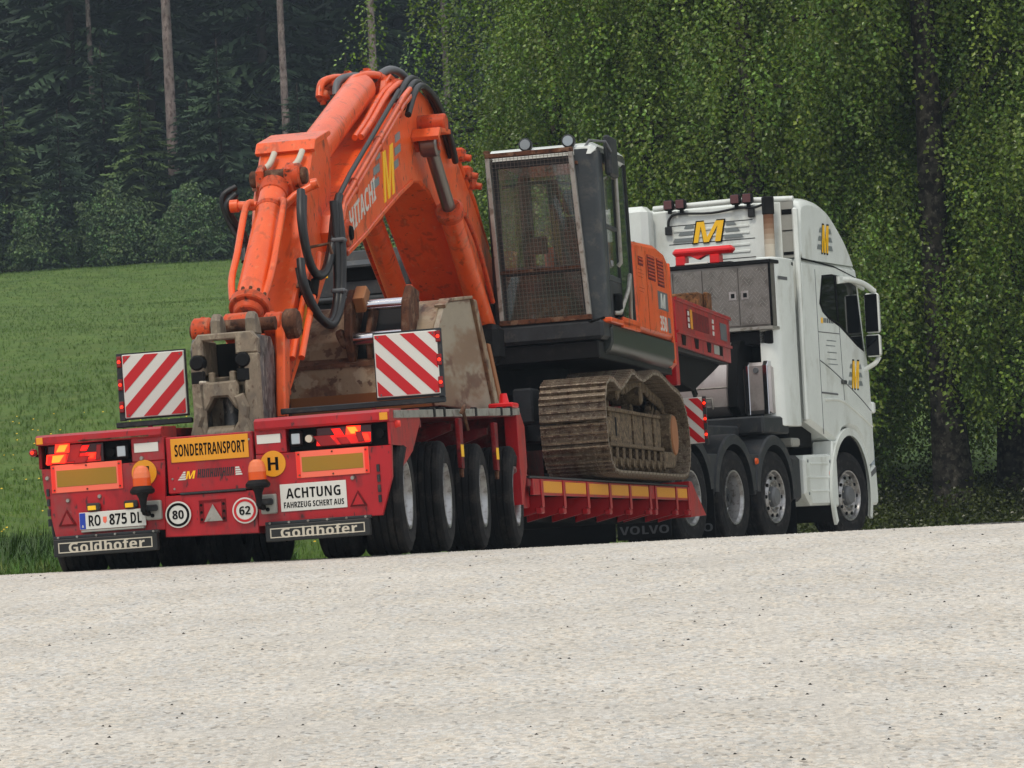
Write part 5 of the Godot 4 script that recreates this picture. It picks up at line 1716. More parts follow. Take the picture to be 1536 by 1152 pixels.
	for q in [[0.365, 3.66], [1.17, 3.5], [0.40, 2.1], [1.2, 2.1]]:
		xp("guard_mount", mb().bb(V(q[0] - 0.02, q[1] - 0.04, -8.74), V(q[0] + 0.03, q[1] - 0.01, -8.66), 0.004), M.rust, g)
	for x in [0.725, 1.12]:
		var l := xp("roof_lamp", mb().cyl(V(x, 3.68, -8.80), V(x, 3.68, -8.70), 0.058, 0.062, 20, true, 0.012).bb(V(x - 0.02, 3.62, -8.8), V(x + 0.02, 3.66, -8.74)), M.charcoal, e)
		xp("lens", mb().cyl(V(x, 3.68, -8.70), V(x, 3.68, -8.692), 0.048, 0.046, 20), M.lensclear, l)
	# mirror, rail and wipers on the side
	xp("mirror_arm", mb().tube([V(1.25, 3.6, -8.76), V(1.3, 3.68, -8.8), V(1.42, 3.67, -8.95), V(1.45, 3.58, -9.05)], 0.013, 7), M.graphite, e)
	xp("door_mirror", mb().bb(V(1.385, 3.37, -9.42), V(1.45, 3.74, -9.02), 0.02), M.charcoal, e)
	xp("grab_rail", mb().tube([V(1.365, 3.4, -9.52), V(1.40, 3.38, -9.52), V(1.40, 2.6, -9.47), V(1.37, 2.57, -9.47)], 0.021, 7), M.zinc, e)
	xp("hand_rail", mb().tube([V(1.37, 2.12, -9.1), V(1.42, 2.12, -9.15), V(1.43, 2.35, -9.6), V(1.43, 2.5, -9.75), V(1.40, 2.2, -9.85), V(1.38, 2.1, -9.95)], 0.02, 7), M.zinc, e)
	xp("guard_hook", mb().tube([V(1.2, 2.02, -8.62), V(1.24, 2.03, -8.6), V(1.3, 2.04, -8.62), V(1.34, 2.06, -8.7)], 0.012, 6), M.ink, e)
	xp("fire_bottle", mb().cyl(V(1.385, 2.08, -9.2), V(1.385, 2.3, -9.2), 0.05, 0.05, 14, true, 0.015), M.ink, e)


func boom(e: Node3D) -> void:
	var c := -0.05
	var prof := P2([-3.02, 2.52, -3.1, 2.66, -3.95, 3.04, -4.9, 3.46, -5.7, 3.82, -6.05, 3.94, -6.4, 3.985, -6.75, 3.94, -7.1, 3.83, -7.5, 3.66, -7.94, 3.45, -8.43, 3.17, -9.1, 2.72, -9.42, 2.42, -9.45, 2.26, -9.33, 2.12, -9.1, 2.08, -8.7, 2.10, -8.3, 2.2, -7.9, 2.36, -7.55, 2.54, -7.2, 2.76, -6.9, 2.95, -6.55, 3.11, -6.2, 3.165, -5.85, 3.135, -5.37, 3.0, -4.7, 2.79, -3.93, 2.54, -3.31, 2.36, -3.08, 2.38])
	var b := xp("boom", mb().prism(0, prof, c - 0.16, c + 0.32, 0.018, Transform3D(), 28.0), M.orange, e)
	b.set_meta("label", "bent orange boom with pale lettering and a yellow initial")
	# welded rim along the lower edge
	var rimp := P2([-3.31, 2.352, -3.93, 2.532, -4.7, 2.782, -5.37, 2.992, -5.85, 3.127, -5.85, 3.165, -5.37, 3.03, -4.7, 2.82, -3.93, 2.57, -3.31, 2.39])
	xp("edge_flange", mb().prism(0, rimp, c + 0.318, c + 0.335, 0.004), M.orange, b)
	lettering("HITACHI", V(c + 0.3205, 2.80, -3.97) - EO, 1.04, 0.18, M.offwhite, b, V(0, 0.345, -0.94).normalized(), V(0, 1, 0.06).normalized(), bold, 0.006)
	var m := lettering("M", V(c + 0.3225, 3.145, -4.98) - EO, 0.42, 0.42, M.yellow, b, V(0, 0.28, -0.96).normalized(), V(0, 1, -0.12).normalized(), bold, 0.008)
	m.name = "company_initial"
	for i in 3:
		var y := 3.02 + 0.115 * i
		var z0 := -4.62 - 0.05 * i
		for sd in 2:
			var za: float = z0 + 0.0 if sd == 0 else -5.22 - 0.05 * i
			var lb: float = [0.30, 0.24, 0.17][i]
			var zb: float = za + lb if sd == 0 else za - [0.17, 0.24, 0.2][i]
			var ya := y + (0.0 if sd == 0 else 0.17)
			var k := -0.28
			xp("grey_stripe", mb().prism(0, P2([za, ya, zb, ya + (zb - za) * k, zb, ya + 0.065 + (zb - za) * k, za, ya + 0.065]), c + 0.3201, c + 0.3225), M.logogrey, b)
	# rams that lift the boom
	for s in [1.0, -1.0]:
		var x: float = c + (0.44 if s > 0 else -0.28)
		var top := V(x, 3.47, -6.12)
		var foot := V(x, 1.96, -8.02 if s > 0 else -8.3)
		var dir := (foot - top).normalized()
		var r := xp("lift_ram", mb().cyl(top + dir * 0.82, foot, 0.098, 0.098, 20, true, 0.02), M.orange, e)
		xp("ram_rod", mb().cyl(top, top + dir * 0.83, 0.058, 0.058, 16), M.rod, r)
		xp("ram_gland", mb().cyl(top + dir * 0.78, top + dir * 0.9, 0.122, 0.122, 20, true, 0.02), M.orange_worn, r)
		xp("foot_bracket", mb().box(foot + V(0, -0.10, 0.10), V(0.3, 0.34, 0.34), 0.05), M.black, e)
		xp("rod_eye", mb().cyl(top - V(0.075, 0, 0), top + V(0.075, 0, 0), 0.105, 0.105, 18, true, 0.015), M.rod, r)
		xp("lift_pin", mb().cyl(V(c + 0.08 + 0.23 * s, 3.66, -6.3), V(x + 0.12 * s, 3.66, -6.3), 0.085, 0.085, 18, true, 0.012).cyl(V(c + 0.08 + 0.23 * s, 3.47, -6.12), V(x + 0.09 * s, 3.47, -6.12), 0.055, 0.055, 14), M.orange_worn, b)
		xp("ram_shield", mb().prism(0, P2([-5.93, 3.52, -6.02, 3.60, -6.45, 3.62, -6.45, 3.58, -6.05, 3.56, -5.96, 3.49]), (c + 0.322 if s > 0 else x - 0.12), (x + 0.12 if s > 0 else c - 0.162), 0.004), M.orange, b)
		xp("ram_hose", mb().tube(smooth_path([top + dir * 0.95 + V(0.11 * s, 0.05, 0), top + dir * 1.4 + V(0.14 * s, 0.06, 0), foot - dir * 0.3 + V(0.12 * s, 0.07, 0)], 5), 0.022, 6), M.orange_worn, r)
	# arm ram on top of the boom
	var a0 := V(c, 3.04, -3.25)
	var a1 := V(c, 3.93, -5.58)
	var ad := (a1 - a0).normalized()
	var ar := xp("arm_ram", mb().cyl(a0 + ad * 0.14, a1, 0.135, 0.135, 24, true, 0.02), M.orange, e)
	xp("ram_rod", mb().cyl(a0, a0 + ad * 0.2, 0.07, 0.07, 16), M.rod, ar)
	xp("ram_gland", mb().cyl(a0 + ad * 0.10, a0 + ad * 0.24, 0.16, 0.16, 24, true, 0.02), M.orange_worn, ar)
	xp("ram_lug", mb().prism(0, P2([-5.6, 3.76, -5.75, 4.0, -5.95, 4.08, -6.15, 4.06, -6.45, 3.9]), c - 0.19, c - 0.13, 0.01).prism(0, P2([-5.6, 3.76, -5.75, 4.0, -5.95, 4.08, -6.15, 4.06, -6.45, 3.9]), c + 0.13, c + 0.19, 0.01), M.orange, b)
	xp("ram_pin", mb().cyl(V(c - 0.25, 3.98, -6.0), V(c + 0.25, 3.98, -6.0), 0.06, 0.06, 16, true, 0.01), M.orange_worn, b)
	# steel pipes and clips along the side and the top
	for k in 2:
		var y := -0.06 * k
		xp("side_pipe", mb().tube([V(c + 0.39, 2.60 + y, -2.86), V(c + 0.38, 2.765 + y, -3.08), V(c + 0.38, 3.80 + y, -5.45), V(c + 0.36, 3.92 + y, -5.85)], 0.024, 8), M.orange, b)
	xp("side_hose", mb().tube([V(c + 0.37, 2.78, -2.95), V(c + 0.365, 3.0, -3.42), V(c + 0.365, 3.86, -5.40)], 0.02, 7), M.hose, b)
	for q in [[2.91, -3.5], [3.33, -4.47], [3.68, -5.28]]:
		xp("pipe_clip", mb().box(V(c + 0.365, q[0], q[1]), V(0.07, 0.13, 0.04), 0.01, Basis(Vector3.RIGHT, 0.43)), M.orange_worn, b)
	for k in 4:
		var x := c - 0.14 + 0.055 * k + (0.2 if k > 1 else 0.0)
		xp("top_pipe", mb().tube(smooth_path([V(x, 3.40, -4.5), V(x, 3.58, -4.95), V(x, 3.85, -5.55), V(x + 0.03, 3.97, -5.85), V(x, 4.02, -6.2), V(x, 4.0, -6.5)], 4), 0.026, 8), M.orange, b)
	for k in 3:
		var x := c - 0.2 + 0.14 * k
		xp("top_elbow", mb().tube(smooth_path([V(x - 0.10, 3.86, -5.35), V(x - 0.09, 3.98, -5.42), V(x - 0.02, 4.04, -5.6), V(x + 0.05, 4.04, -5.85), V(x + 0.08, 3.97, -6.1)], 5), 0.034, 8), M.orange if k != 1 else M.graphite, b)
	for q in [[-0.25, 3.96, -5.55], [-0.12, 4.03, -5.65], [0.02, 4.05, -5.75], [0.1, 4.02, -5.8], [0.2, 3.96, -5.9], [-0.28, 3.86, -5.4], [-0.05, 4.0, -5.95]]:
		xp("pipe_joint", mb().cyl(V(c + q[0] - 0.05, q[1], q[2]), V(c + q[0] + 0.05, q[1] + 0.02, q[2]), 0.045, 0.045, 10, true, 0.01).cyl(V(c + q[0], q[1] - 0.06, q[2]), V(c + q[0], q[1] + 0.065, q[2]), 0.028, 0.028, 8), M.orange_worn, b)
	xp("top_hose", mb().tube(smooth_path([V(c + 0.08, 4.02, -5.75), V(c + 0.16, 4.11, -5.95), V(c + 0.2, 4.12, -6.2), V(c + 0.22, 4.06, -6.45), V(c + 0.22, 3.95, -6.6)], 6), 0.034, 8), M.graphite, b)
	for k in 3:
		var x := c + 0.29 + 0.045 * k
		xp("boom_hose", mb().tube(smooth_path([V(x, 3.80 - 0.06 * k, -5.62), V(x, 3.98 - 0.03 * k, -5.98), V(x, 4.07 - 0.04 * k, -6.35), V(x + 0.02, 4.0 - 0.05 * k, -6.75), V(x + 0.03, 3.78 - 0.05 * k, -7.1), V(x, 3.55 - 0.05 * k, -7.45)], 6), 0.03, 8), M.hose, b)
	for k in 2:
		xp("back_pipe", mb().tube([V(c + 0.30 - 0.08 * k, 3.75, -7.38), V(c + 0.30 - 0.08 * k, 3.50, -7.95), V(c + 0.30 - 0.08 * k, 3.2, -8.5), V(c + 0.28 - 0.08 * k, 2.8, -9.1)], 0.028, 8), M.orange, b)
	for q in [[3.50, -7.95], [3.36, -8.2], [3.28, -8.35]]:
		xp("valve_block", mb().box(V(c + 0.27, q[0] + 0.06, q[1]), V(0.2, 0.12, 0.14), 0.02).cyl(V(c + 0.3, q[0] + 0.05, q[1]), V(c + 0.42, q[0] + 0.02, q[1]), 0.035, 0.03, 10), M.orange_worn, b)
	xp("tip_pin", mb().cyl(V(c - 0.26, 2.52, -3.22), V(c + 0.38, 2.52, -3.22), 0.11, 0.11, 20, true, 0.015), M.orange_worn, b)
	xp("pin_cap", mb().cyl(V(c + 0.381, 2.52, -3.22), V(c + 0.40, 2.52, -3.22), 0.06, 0.05, 16), M.ink, b)


func arm(e: Node3D) -> void:
	var c := -0.07
	var prof := P2([-2.95, 3.17, -3.02, 3.23, -3.45, 3.33, -3.56, 3.2, -3.5, 2.95, -3.42, 2.70, -3.47, 2.52, -3.4, 2.36, -2.55, 1.78, -1.75, 1.24, -1.48, 1.08, -1.32, 1.08, -1.26, 1.2, -1.5, 1.45, -1.95, 1.86, -2.42, 2.3, -2.66, 2.8])
	var a := xp("arm", mb().prism(0, prof, c - 0.21, c + 0.21, 0.018, Transform3D(), 24.0), M.orange, e)
	a.set_meta("label", "orange digging arm folded down to the coupler")
	xp("head_plate", mb().prism(0, P2([-2.90, 3.16, -2.97, 3.245, -3.44, 3.355, -3.5, 3.345, -3.48, 3.32, -3.02, 3.2, -2.94, 3.14]), c - 0.235, c + 0.235, 0.006), M.orange, a)
	for x in [-0.13, 0.09]:
		xp("weld_strap", mb().tube(smooth_path([V(c + x + 0.06, 3.15, -2.87), V(c + x + 0.03, 3.05, -2.79), V(c + x - 0.05, 2.98, -2.73), V(c + x - 0.06, 2.86, -2.66)], 4), 0.025, 6), M.cream, a)
		xp("ram_lug", mb().prism(0, P2([-2.62, 2.7, -2.5, 2.86, -2.5, 2.98, -2.6, 3.04, -2.72, 2.98, -2.75, 2.7]), c + x - 0.01, c + x + 0.05, 0.01), M.orange_worn, a)
	xp("ram_pin", mb().cyl(V(c - 0.2, 2.93, -2.60), V(c + 0.24, 2.93, -2.60), 0.065, 0.065, 16, true, 0.01), M.rust, a)
	xp("ram_collar", mb().cyl(V(c + 0.10, 2.93, -2.60), V(c + 0.2, 2.93, -2.60), 0.1, 0.1, 18, true, 0.015), M.orange_worn, a)
	# bucket ram in front of the arm
	var p0 := V(c, 2.93, -2.6)
	var p1 := V(c, 1.85, -1.50)
	var d := (p1 - p0).normalized()
	var r := xp("bucket_ram", mb().cyl(p0 + d * 0.10, p1 - d * 0.05, 0.10, 0.118, 24, true, 0.02), M.orange, e)
	xp("ram_neck", mb().cyl(p0 + d * 0.08, p0 + d * 0.22, 0.11, 0.11, 20, true, 0.015), M.orange_worn, r)
	xp("ram_band", mb().cyl(p0 + d * 0.36, p0 + d * 0.41, 0.108, 0.108, 22, true, 0.006), M.orange_worn, r)
	var gl := xp("ram_gland", mb().cyl(p1 - d * 0.1, p1 - d * 0.02, 0.15, 0.15, 26, true, 0.01).cyl(p1 - d * 0.02, p1 + d * 0.04, 0.115, 0.1, 24, true, 0.01), M.orange_worn, r)
	var bo := mb()
	var sb := MB.side_of(d)
	for i in 14:
		var q := sb.x * cos(TAU * i / 14) + sb.z * sin(TAU * i / 14)
		bo.cyl(p1 - d * 0.13 + q * 0.132, p1 - d * 0.1 + q * 0.132, 0.014, 0.014, 6)
	xp("gland_bolts", bo, M.rust, r)
	xp("ram_rod", mb().cyl(p1, p1 + d * 0.2, 0.055, 0.055, 16), M.chrome, r)
	for x in [0.135, -0.16]:
		xp("ram_pipe", mb().tube(smooth_path([p0 + d * 0.35 + V(x * 0.7, 0.04, 0.06), p0 + d * 0.42 + V(x, 0.05, 0.07), p0 + d * 0.9 + V(x, 0.03, 0.05), p0 + d * 1.2 + V(x, 0.03, 0.05), p1 - d * 0.12 + V(x * 0.8, 0.02, 0.03)], 4), 0.027, 7), M.orange, r)
	xp("pipe_arm", mb().tube([p0 + d * 0.37 + V(0.1, 0.0, 0.02), p0 + d * 0.33 + V(0.2, 0.06, 0.02), p0 + d * 0.28 + V(0.34, 0.1, 0.0)], 0.03, 8).cyl(p0 + d * 0.28 + V(0.32, 0.1, 0), p0 + d * 0.28 + V(0.37, 0.11, 0), 0.045, 0.04, 10), M.orange, r)
	xp("pipe_arm", mb().tube([p0 + d * 0.32 + V(-0.1, 0.0, 0.02), p0 + d * 0.30 + V(-0.26, 0.0, 0.02)], 0.035, 8).cyl(p0 + d * 0.3 + V(-0.25, 0, 0.02), p0 + d * 0.3 + V(-0.31, 0, 0.02), 0.05, 0.05, 10), M.orange, r)
	# pipes and guard strips along both sides of the arm
	for q in [[-0.24, 0.0], [-0.27, -0.1]]:
		xp("arm_pipe", mb().tube([V(c + q[0], 2.45 + q[1], -2.60), V(c + q[0], 2.1 + q[1], -2.25), V(c + q[0], 1.62 + q[1], -1.75), V(c + q[0] + 0.02, 1.5 + q[1], -1.62)], 0.02, 7), M.orange_worn, a)
	xp("arm_hose", mb().tube(smooth_path([V(c - 0.3, 2.82, -2.5), V(c - 0.36, 2.74, -2.45), V(c - 0.33, 2.62, -2.5), V(c - 0.27, 2.5, -2.55), V(c - 0.25, 2.3, -2.44)], 5), 0.028, 7), M.hose, a)
	xp("arm_hose", mb().tube(smooth_path([V(c - 0.3, 2.88, -2.52), V(c - 0.4, 2.8, -2.47), V(c - 0.36, 2.6, -2.5), V(c - 0.25, 2.4, -2.5)], 5), 0.024, 7), M.hose, a)
	xp("pipe_cage", mb().tube([V(c + 0.22, 2.05, -2.15), V(c + 0.27, 2.32, -2.3), V(c + 0.27, 2.36, -2.36), V(c + 0.42, 2.38, -2.4), V(c + 0.44, 2.3, -2.4)], 0.014, 6), M.rust, a)
	for k in 2:
		var x := c + 0.25 + 0.07 * k
		xp("arm_pipe", mb().tube([V(x, 2.32, -2.48), V(x, 2.0, -2.22), V(x, 1.5, -1.72)], 0.026, 8), M.orange, a)
		xp("pipe_joint", mb().cyl(V(x, 2.1, -2.3), V(x, 1.98, -2.2), 0.036, 0.036, 8), M.ink, a)
	xp("side_ledge", mb().prism(0, P2([-2.5, 2.2, -2.62, 2.1, -1.55, 1.2, -1.42, 1.26]), c + 0.208, c + 0.235, 0.004), M.orange_worn, a)
	xp("warning_sticker", mb().prism(0, P2([-2.36, 1.98, -2.16, 1.88, -1.98, 1.50, -2.18, 1.62]), c + 0.2352, c + 0.2375), M.signyellow, a)
	xp("sticker_mark", mb().prism(0, P2([-2.2, 1.72, -2.14, 1.74, -2.08, 1.62, -2.13, 1.6]), c + 0.2376, c + 0.239), M.ink, a)
	# hoses that sag between the boom and the arm
	var hang := [
		[V(0.2, 2.78, -2.25), V(0.22, 2.56, -2.12), V(0.24, 2.31, -2.14), V(0.26, 2.165, -2.26), V(0.28, 2.18, -2.50), V(0.30, 2.38, -2.68), V(0.32, 2.6, -2.76), V(0.34, 2.75, -2.85)],
		[V(0.2, 2.74, -2.3), V(0.22, 2.5, -2.16), V(0.24, 2.27, -2.18), V(0.27, 2.14, -2.30), V(0.30, 2.2, -2.50), V(0.33, 2.4, -2.62), V(0.34, 2.62, -2.72), V(0.35, 2.78, -2.85)],
		[V(0.35, 2.72, -2.65), V(0.36, 2.42, -2.62), V(0.36, 2.11, -2.57), V(0.355, 1.93, -2.5), V(0.34, 1.79, -2.33), V(0.30, 1.81, -2.2), V(0.26, 1.89, -2.12), V(0.22, 2.05, -2.04), V(0.2, 2.19, -2.03)],
		[V(0.37, 2.70, -2.7), V(0.395, 2.4, -2.64), V(0.39, 2.09, -2.58), V(0.385, 1.9, -2.48), V(0.36, 1.765, -2.3), V(0.32, 1.80, -2.14), V(0.27, 1.93, -2.05), V(0.23, 2.1, -2.0), V(0.21, 2.25, -2.05)],
	]
	for h in hang:
		xp("hanging_hose", mb().tube(smooth_path(h, 6), 0.033, 9), M.hose, a)
	for q in [[0.375, 2.42, -2.63], [0.37, 2.03, -2.55]]:
		xp("hose_clamp", mb().box(V(q[0], q[1], q[2]), V(0.11, 0.035, 0.1), 0.012), M.graphite, a)
	# links to the coupler
	for s in [-1.0, 1.0]:
		xp("guide_link", mb().prism(0, P2([-1.5, 1.22, -1.35, 1.2, -1.12, 1.72, -1.18, 1.82, -1.3, 1.8]), c + 0.235 * s, c + 0.285 * s, 0.012), M.orange_worn, e)
		xp("link_boss", mb().cyl(V(c + 0.20 * s, 1.72, -1.2), V(c + 0.34 * s, 1.72, -1.2), 0.095, 0.095, 18, true, 0.015), M.orange_worn, e)
	xp("link_pin", mb().cyl(V(c - 0.36, 1.72, -1.2), V(c + 0.43, 1.72, -1.2), 0.055, 0.055, 16, true, 0.01), M.rust, e)
	xp("pin_head", mb().cyl(V(c + 0.34, 1.72, -1.2), V(c + 0.45, 1.72, -1.2), 0.11, 0.11, 20, true, 0.02), M.rust, e)
	xp("rod_eye", mb().cyl(V(c - 0.1, 1.72, -1.2), V(c + 0.1, 1.72, -1.2), 0.11, 0.11, 20, true, 0.015), M.orange_worn, e)
	xp("push_link", mb().prism(0, P2([-1.28, 1.74, -1.12, 1.74, -1.0, 1.2, -0.98, 1.05, -1.06, 1.03, -1.15, 1.2]), c + 0.29, c + 0.36, 0.012), M.orange, e)
	coupler(e, c)


func coupler(e: Node3D, c: float) -> void:
	var q := xp("quick_coupler", mb().bb(V(-0.26, 0.8, -0.95), V(0.19, 1.36, -0.88), 0.01).bb(V(-0.26, 1.36, -1.0), V(-0.19, 1.62, -0.66), 0.012).bb(V(0.05, 1.36, -1.0), V(0.2, 1.62, -0.66), 0.012), M.couplersteel, e)
	xp("top_bridge", mb().prism(2, P2([-0.27, 1.50, -0.27, 1.59, -0.22, 1.655, 0.17, 1.655, 0.215, 1.6, 0.215, 1.50, 0.05, 1.50, 0.05, 1.605, -0.185, 1.605, -0.185, 1.50]), -0.68, -0.60, 0.01), M.couplersteel, q)
	xp("dark_cavity", mb().bb(V(-0.188, 1.33, -1.03), V(0.048, 1.6, -0.98)), M.ink, q)
	# side cheeks
	xp("cheek_plate", mb().prism(0, P2([-0.62, 0.82, -0.62, 1.55, -0.68, 1.63, -1.0, 1.63, -1.25, 1.35, -1.3, 1.0, -1.2, 0.82]), 0.15, 0.215, 0.01), M.couplerside, q)
	xp("cheek_plate", mb().prism(0, P2([-0.62, 0.82, -0.62, 1.55, -0.68, 1.63, -1.0, 1.63, -1.25, 1.35, -1.3, 1.0, -1.2, 0.82]), -0.285, -0.225, 0.01), M.couplerside, q)
	xp("edge_strip", mb().bb(V(0.1, 0.9, -0.64), V(0.22, 1.5, -0.60), 0.012).bb(V(-0.285, 0.9, -0.64), V(-0.19, 1.5, -0.60), 0.012), M.couplersteel, q)
	for x in [-0.235, 0.10]:
		xp("lock_boss", mb().cyl(V(x, 1.455, -0.66), V(x, 1.455, -0.585), 0.062, 0.055, 18, true, 0.012), M.black, q)
		xp("boss_shadow_plate", mb().bb(V(x - 0.05, 1.30, -0.64), V(x + 0.05, 1.4, -0.596), 0.012), M.black, q)
	for x in [-0.11, 0.145]:
		xp("lifting_ear", mb().prism(0, P2([-0.68, 1.63, -0.68, 1.75, -0.73, 1.80, -0.80, 1.80, -0.86, 1.74, -0.9, 1.63]), x - 0.035, x + 0.035, 0.018), M.couplersteel, q)
	xp("ear_pin", mb().cyl(V(-0.2, 1.72, -0.98), V(0.26, 1.72, -0.98), 0.05, 0.05, 14), M.rust, q)
	# wedge in the middle with two horns, jaws that curve down to the lower bar
	xp("wedge_block", mb().prism(2, P2([-0.24, 1.30, -0.19, 1.325, -0.15, 1.31, 0.04, 1.315, 0.055, 1.28, 0.045, 1.10, 0.02, 1.12, -0.03, 1.2, -0.13, 1.2, -0.18, 1.12, -0.225, 1.08]), -0.74, -0.6, 0.014), M.couplersteel, q)
	for x in [-0.155, 0.0]:
		xp("wedge_horn", mb().bb(V(x - 0.022, 1.30, -0.72), V(x + 0.022, 1.385, -0.66), 0.008), M.couplersteel, q)
	xp("cast_lump", mb().box(V(-0.21, 1.315, -0.62), V(0.06, 0.045, 0.06), 0.018), M.cream, q)
	xp("jaw", mb().prism(2, P2([-0.27, 1.18, -0.21, 1.14, -0.205, 1.07, -0.235, 1.0, -0.215, 0.93, -0.215, 0.82, -0.31, 0.82, -0.31, 0.95, -0.285, 1.04]), -0.76, -0.575, 0.016), M.couplersteel, q)
	xp("jaw", mb().prism(2, P2([0.02, 1.20, 0.09, 1.22, 0.13, 1.12, 0.115, 1.04, 0.15, 0.95, 0.15, 0.82, -0.01, 0.82, -0.01, 0.95, 0.04, 1.02, 0.05, 1.1]), -0.76, -0.575, 0.016), M.couplersteel, q)
	xp("lower_bar", mb().cyl(V(-0.215, 0.945, -0.66), V(0.0, 0.945, -0.66), 0.055, 0.055, 16), M.couplersteel, q)
	xp("lock_ram", mb().cyl(V(-0.055, 0.9, -0.8), V(-0.055, 1.2, -0.8), 0.06, 0.06, 16), M.couplerside, q)
	xp("back_bar", mb().bb(V(-0.2, 0.85, -0.88), V(0.12, 1.0, -0.84), 0.01), M.black, q)


func bucket() -> void:
	var at := V(0.68, 1.06, -2.5)
	var b := thing("excavator_bucket", "wide rusty beige excavator bucket lying on the low loader's deck behind the right warning board", "bucket", trailer_t * Transform3D(Basis.from_scale(V(1.03, 1.03, 1.03)), at + V(-0.24, 0.05, -1.05)))
	var shell := mb()
	var prof := P2([-1.78, 1.07, -1.72, 1.18, -1.70, 1.40, -1.80, 1.455, -1.84, 1.60, -1.95, 1.70, -2.12, 1.82, -2.2, 1.87, -2.34, 1.885, -2.6, 1.90, -2.8, 1.86, -2.62, 1.80, -2.4, 1.84, -2.25, 1.82, -2.0, 1.55, -1.9, 1.3, -1.9, 1.07])
	shell.prism(0, prof, 0.13, 1.22, 0.008)
	part("bucket_shell", shell.moved(-at), M.bucketpaint, b)
	part("shell_seam", mb().prism(0, P2([-1.69, 1.40, -1.695, 1.43, -1.80, 1.475, -1.80, 1.45]), 0.12, 1.23, 0.004).moved(-at), M.rust, b)
	part("wear_plate", mb().prism(0, P2([-1.76, 1.07, -1.70, 1.2, -1.715, 1.2, -1.775, 1.07]), 0.14, 1.2, 0.002).moved(-at), M.motor, b)
	var sp := P2([-1.74, 1.07, -1.68, 1.2, -1.66, 1.42, -1.8, 1.60, -2.1, 1.80, -2.3, 1.86, -3.15, 1.93, -3.3, 1.9, -3.8, 1.07])
	part("side_plate", mb().prism(0, sp, 0.09, 0.13, 0.006).moved(-at), M.rust, b)
	var rs := part("side_plate", mb().prism(0, sp, 1.22, 1.26, 0.006).moved(-at), M.bucketside, b)
	rs.set_meta("label", "pale right side plate streaked with rust")
	part("cutting_edge", mb().prism(0, P2([-3.1, 1.925, -3.22, 1.925, -3.9, 1.07, -3.72, 1.07]), 1.235, 1.29, 0.006).moved(-at), M.bucketpaint, b)
	part("edge_guard", mb().prism(0, P2([-3.5, 1.6, -3.6, 1.6, -4.02, 1.07, -3.88, 1.07]), 1.262, 1.30, 0.006).moved(-at), M.motor, b)
	part("side_lip", mb().prism(0, P2([-2.1, 1.83, -2.3, 1.89, -3.15, 1.955, -3.15, 1.932, -2.3, 1.865, -2.12, 1.805]), 1.19, 1.275, 0.004).moved(-at), M.bucketpaint, b)
	# ears and pins for the coupler
	for q in [[0.60, 0.66], [1.03, 1.09]]:
		part("coupler_ear", mb().prism(0, P2([-1.72, 1.40, -1.62, 1.62, -1.70, 1.86, -1.86, 1.98, -2.1, 1.95, -2.0, 1.7, -1.85, 1.5]), q[0], q[1], 0.012).moved(-at), M.rust, b)
	part("gusset", mb().prism(0, P2([-1.74, 1.40, -1.70, 1.62, -1.9, 1.85, -2.1, 1.9, -1.95, 1.62]), 0.74, 0.78, 0.008).moved(-at), M.rust, b)
	part("ear_block", mb().prism(0, P2([-1.78, 1.80, -1.70, 1.9, -1.85, 2.0, -1.96, 1.96]), 0.661, 0.75, 0.01).moved(-at), M.motor, b)
	part("upper_pin", mb().cyl(V(0.66, 1.85, -1.82), V(1.03, 1.85, -1.82), 0.042, 0.042, 18).moved(-at), M.chrome, b)
	part("lower_pin", mb().cyl(V(0.58, 1.60, -1.70), V(1.08, 1.60, -1.70), 0.05, 0.05, 18).moved(-at), M.chrome, b)
	part("pin_collar", mb().cyl(V(0.55, 1.60, -1.70), V(0.6, 1.62, -1.70), 0.075, 0.075, 16, true, 0.01).moved(-at), M.rust, b)
	part("pocket_plate", mb().prism(0, P2([-1.735, 1.42, -1.86, 1.62, -2.14, 1.90, -2.17, 1.88, -1.9, 1.6, -1.78, 1.42]), 0.661, 1.029, 0.002).moved(-at), M.black, b)
	part("type_plate", mb().box(V(0.42, 1.765, -1.965) - at, V(0.1, 0.075, 0.012), 0.002, Basis(Vector3.RIGHT, -0.82)), M.signwhite, b)
	part("plate_print", mb().box(V(0.42, 1.768, -1.957) - at, V(0.07, 0.04, 0.008), 0.0, Basis(Vector3.RIGHT, -0.82)), M.rust, b)


